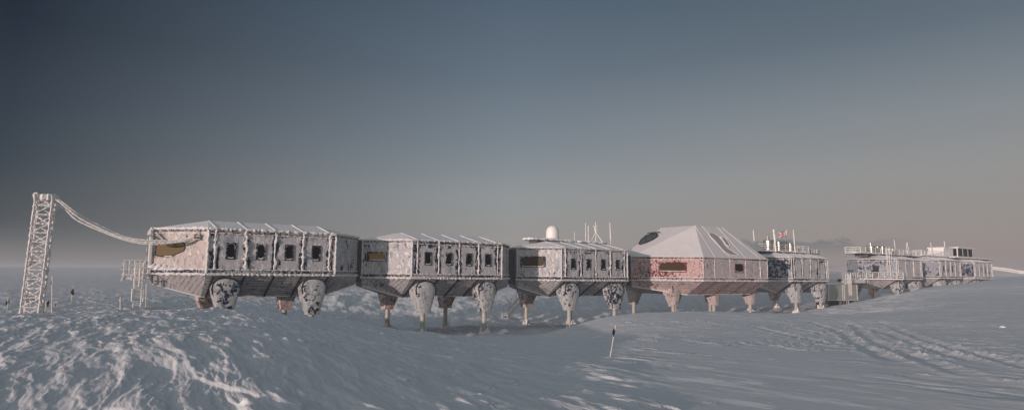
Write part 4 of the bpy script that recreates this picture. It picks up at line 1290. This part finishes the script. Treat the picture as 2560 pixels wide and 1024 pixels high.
marker(1522.5, 812, 895, 21, [(1537, 816), (1532, 823), (1531, 832), (1533, 840), (1535, 841), (1537, 828)], 'nearest marker flag, black pennant on a leaning pole in the smooth drift', r=.018, px1=1539)
marker(17, 742, 786, 46, [(22, 745), (16, 755), (13, 764), (17, 762), (22, 756)], 'black marker flag at the far left edge of the photo', r=.03, px1=21)
marker(178, 714, 748, 66, [(184, 714), (178, 728), (175, 731), (182, 737), (185, 735), (185, 725)], 'black marker flag standing farthest out on the plain, right of the tall pole', r=.035, px1=184)
marker(76, 745, 790, 60, [(88, 744), (81, 750), (78, 760), (84, 757), (88, 754)], 'black marker flag seen through the legs of the lattice tower', r=.05)
marker(112, 752, 784, 52, [(121, 750), (117, 757), (118, 767), (122, 764), (122, 756)], 'black marker flag between the tower foot and the tall pole', r=.04, px1=116)
marker(130, 690, 783, 49, [(130, 696), (128, 705), (127, 711), (130, 711)], 'tall white pole with a small dark flag near its top, right of the tower', r=.045, px1=131, name='flag_pole', cat='flag pole', group=None)
marker(137, 752, 768, 58, [(142, 753), (138, 760), (136, 764), (138, 767), (141, 760)], 'small dark red marker flag just right of the tall pole', mat=M_FLAGR, r=.03, px1=142, group=None)
marker(301.5, 742, 772, 48, None, 'bare white post standing left of the ladder', r=.05, name='marker_post', cat='post', group='bare white posts near the ladder')
marker(366.5, 709, 741, 60, None, 'bare white post standing just right of the ladder', r=.05, name='marker_post', cat='post', group='bare white posts near the ladder')

# ------------------------------------------------------------------ snow blocks
for i, (px, py, Y, r_, lab) in enumerate([(2506, 804, 36, .16, 'round white snow lump lying alone on the right drift'), (1175, 838, 64, .45, 'snow block at the lip of the hollow, between two leg feet'),
                                         (1180, 834, 66, .35, 'small snow block behind the lip of the hollow'), (1262, 834, 70, .45, 'snow block right of the second leg foot in the hollow'), (1253, 836, 68, .35, 'low snow block beside the second leg foot')]):
    p = at(px, py, Y); z = gz(p.x, p.y)
    tag(MB().lump((0, 0, -.1 * r_), (r_, r_, r_ * .8), i).build('snow_lump', M_BLOCK), lab, 'snow lump', 'snow lumps broken off around the station').location = (p.x, p.y, z - .02)

# ------------------------------------------------------------------ haze
hz = MB(); hz.box(-2700, 2700, -2700, 2700, -18, 12)
mh = bpy.data.materials.new('haze_air'); mh.use_nodes = True; nt = mh.node_tree; nt.nodes.clear()
out = nt.nodes.new('ShaderNodeOutputMaterial'); pv = nt.nodes.new('ShaderNodeVolumePrincipled')
pv.inputs['Color'].default_value = (0.68, 0.69, 0.72, 1); pv.inputs['Density'].default_value = 0.0008; pv.inputs['Anisotropy'].default_value = 0.0
nt.links.new(pv.outputs[0], out.inputs['Volume'])
tag(hz.build('haze', mh), kind='stuff')

# ------------------------------------------------------------------ light
SAZ, SEL = math.radians(-142.6), math.radians(4.0)
S = Vector((math.sin(SAZ) * math.cos(SEL), math.cos(SAZ) * math.cos(SEL), math.sin(SEL)))
sd = bpy.data.lights.new('sun', 'SUN'); sd.energy = 3.4; sd.angle = math.radians(0.5); sd.color = (1.0, 0.79, 0.72)
so = bpy.data.objects.new('sun', sd); C.objects.link(so); so.rotation_euler = S.to_track_quat('Z', 'Y').to_euler()
w = bpy.data.worlds.new('World'); sc.world = w; w.use_nodes = True; nt = w.node_tree; nt.nodes.clear()
wo = nt.nodes.new('ShaderNodeOutputWorld'); bg = nt.nodes.new('ShaderNodeBackground'); sky = nt.nodes.new('ShaderNodeTexSky')
sky.sky_type = 'NISHITA'; sky.sun_disc = False; sky.sun_elevation = SEL; sky.sun_rotation = SAZ; sky.air_density = 1.0; sky.dust_density = 1.0; sky.ozone_density = 1.0

tc = nt.nodes.new('ShaderNodeTexCoord'); nrm = nt.nodes.new('ShaderNodeVectorMath'); nrm.operation = 'NORMALIZE'
nt.links.new(tc.outputs['Generated'], nrm.inputs[0])
sp = nt.nodes.new('ShaderNodeSeparateXYZ'); nt.links.new(nrm.outputs[0], sp.inputs[0])
elev = mth(nt, 'DIVIDE', mth(nt, 'MULTIPLY', mth(nt, 'ARCSINE', sp.outputs['Z']), 180 / PI), 40.0)     # 0..1 over 0..40 degrees
hl_ = mth(nt, 'SQRT', mth(nt, 'ADD', mth(nt, 'MULTIPLY', sp.outputs['X'], sp.outputs['X']), mth(nt, 'ADD', mth(nt, 'MULTIPLY', sp.outputs['Y'], sp.outputs['Y']), 1e-5)))
AA = math.radians(41)
anti = mth(nt, 'DIVIDE', mth(nt, 'ADD', mth(nt, 'MULTIPLY', sp.outputs['X'], math.sin(AA)), mth(nt, 'MULTIPLY', sp.outputs['Y'], math.cos(AA))), hl_)


def lin(c): return tuple(((v / 255 + .055) / 1.055) ** 2.4 if v > 10 else v / 255 / 12.92 for v in c)


def eramp(stops):
    r = nt.nodes.new('ShaderNodeValToRGB'); e = r.color_ramp.elements; r.color_ramp.interpolation = 'LINEAR'
    while len(e) < len(stops): e.new(0.5)
    for el, (deg, c_) in zip(e, stops): el.position = deg / 40.0; el.color = (*lin(c_), 1)
    nt.links.new(elev, r.inputs[0]); return r.outputs[0]


Ls = eramp([(0, (118, 116, 119)), (1.3, (108, 108, 112)), (2.4, (80, 88, 96)), (3.4, (60, 71, 82)), (8, (42, 54, 69)), (13, (33, 46, 62)), (18, (15, 30, 47)), (24, (14, 28, 45)), (40, (100, 110, 122))])
Ms = eramp([(0, (144, 138, 138)), (3, (150, 147, 147)), (7, (144, 149, 153)), (12, (122, 132, 142)), (18, (98, 112, 126)), (25, (78, 94, 111)), (40, (120, 130, 140))])
Rs = eramp([(0, (144, 134, 137)), (3, (147, 138, 138)), (8, (147, 145, 146)), (13, (130, 136, 142)), (19, (96, 109, 121)), (25, (76, 92, 106)), (40, (125, 135, 145))])
Bs = eramp([(0, (255, 232, 214)), (8, (240, 228, 220)), (18, (215, 214, 214)), (30, (180, 188, 194)), (40, (145, 154, 162))])


def mr_(v, a_, b_):
    n_ = nt.nodes.new('ShaderNodeMapRange'); n_.inputs['From Min'].default_value = a_; n_.inputs['From Max'].default_value = b_; nt.links.new(v, n_.inputs['Value']); return n_.outputs['Result']


grad = mix(nt, mr_(anti, .17, .755), Ls, Ms); grad = mix(nt, mr_(anti, .755, 1.0), grad, Rs); grad = mix(nt, mr_(anti, .05, -.9), grad, Bs)
# a low bank of sea smoke on the right part of the horizon
mpn = nt.nodes.new('ShaderNodeMapping'); mpn.inputs['Scale'].default_value = (30, 30, 60); nt.links.new(nrm.outputs[0], mpn.inputs[0])
nz = noise(nt, mpn.outputs[0], 1.0, 5, .6)
az_ = mth(nt, 'MULTIPLY', mth(nt, 'ARCTAN2', sp.outputs['X'], sp.outputs['Y']), 180 / PI)
dg = mth(nt, 'MULTIPLY', elev, 40.0)
top_ = mth(nt, 'ADD', mth(nt, 'MULTIPLY', nz, 2.4), 1.9)
edge = ramp(nt, mth(nt, 'ADD', mth(nt, 'SUBTRACT', top_, dg), 0.5), .42, .62)
lowf = mr_(dg, 1.6, 3.0)
side_ = mth(nt, 'MULTIPLY', mr_(az_, 17.5, 21.5), mr_(az_, 33.0, 27.5))
bank_ = mth(nt, 'MULTIPLY', mth(nt, 'MULTIPLY', edge, side_), mth(nt, 'MULTIPLY', lowf, .85))
grad = mix(nt, bank_, grad, lin((104, 110, 122)))
sc8 = nt.nodes.new('ShaderNodeVectorMath'); sc8.operation = 'SCALE'; sc8.inputs['Scale'].default_value = 8.0; nt.links.new(grad, sc8.inputs[0])
nt.links.new(mix(nt, 0.93, sky.outputs[0], sc8.outputs[0]), bg.inputs[0])
bg.inputs[1].default_value = 0.125
nt.links.new(bg.outputs[0], wo.inputs[0])

sc.view_settings.view_transform = 'Standard'; sc.view_settings.look = 'None'; sc.view_settings.gamma = 1; sc.view_settings.use_curve_mapping = False
sc.view_settings.exposure = 0.0
sc.cycles.volume_bounces = 1
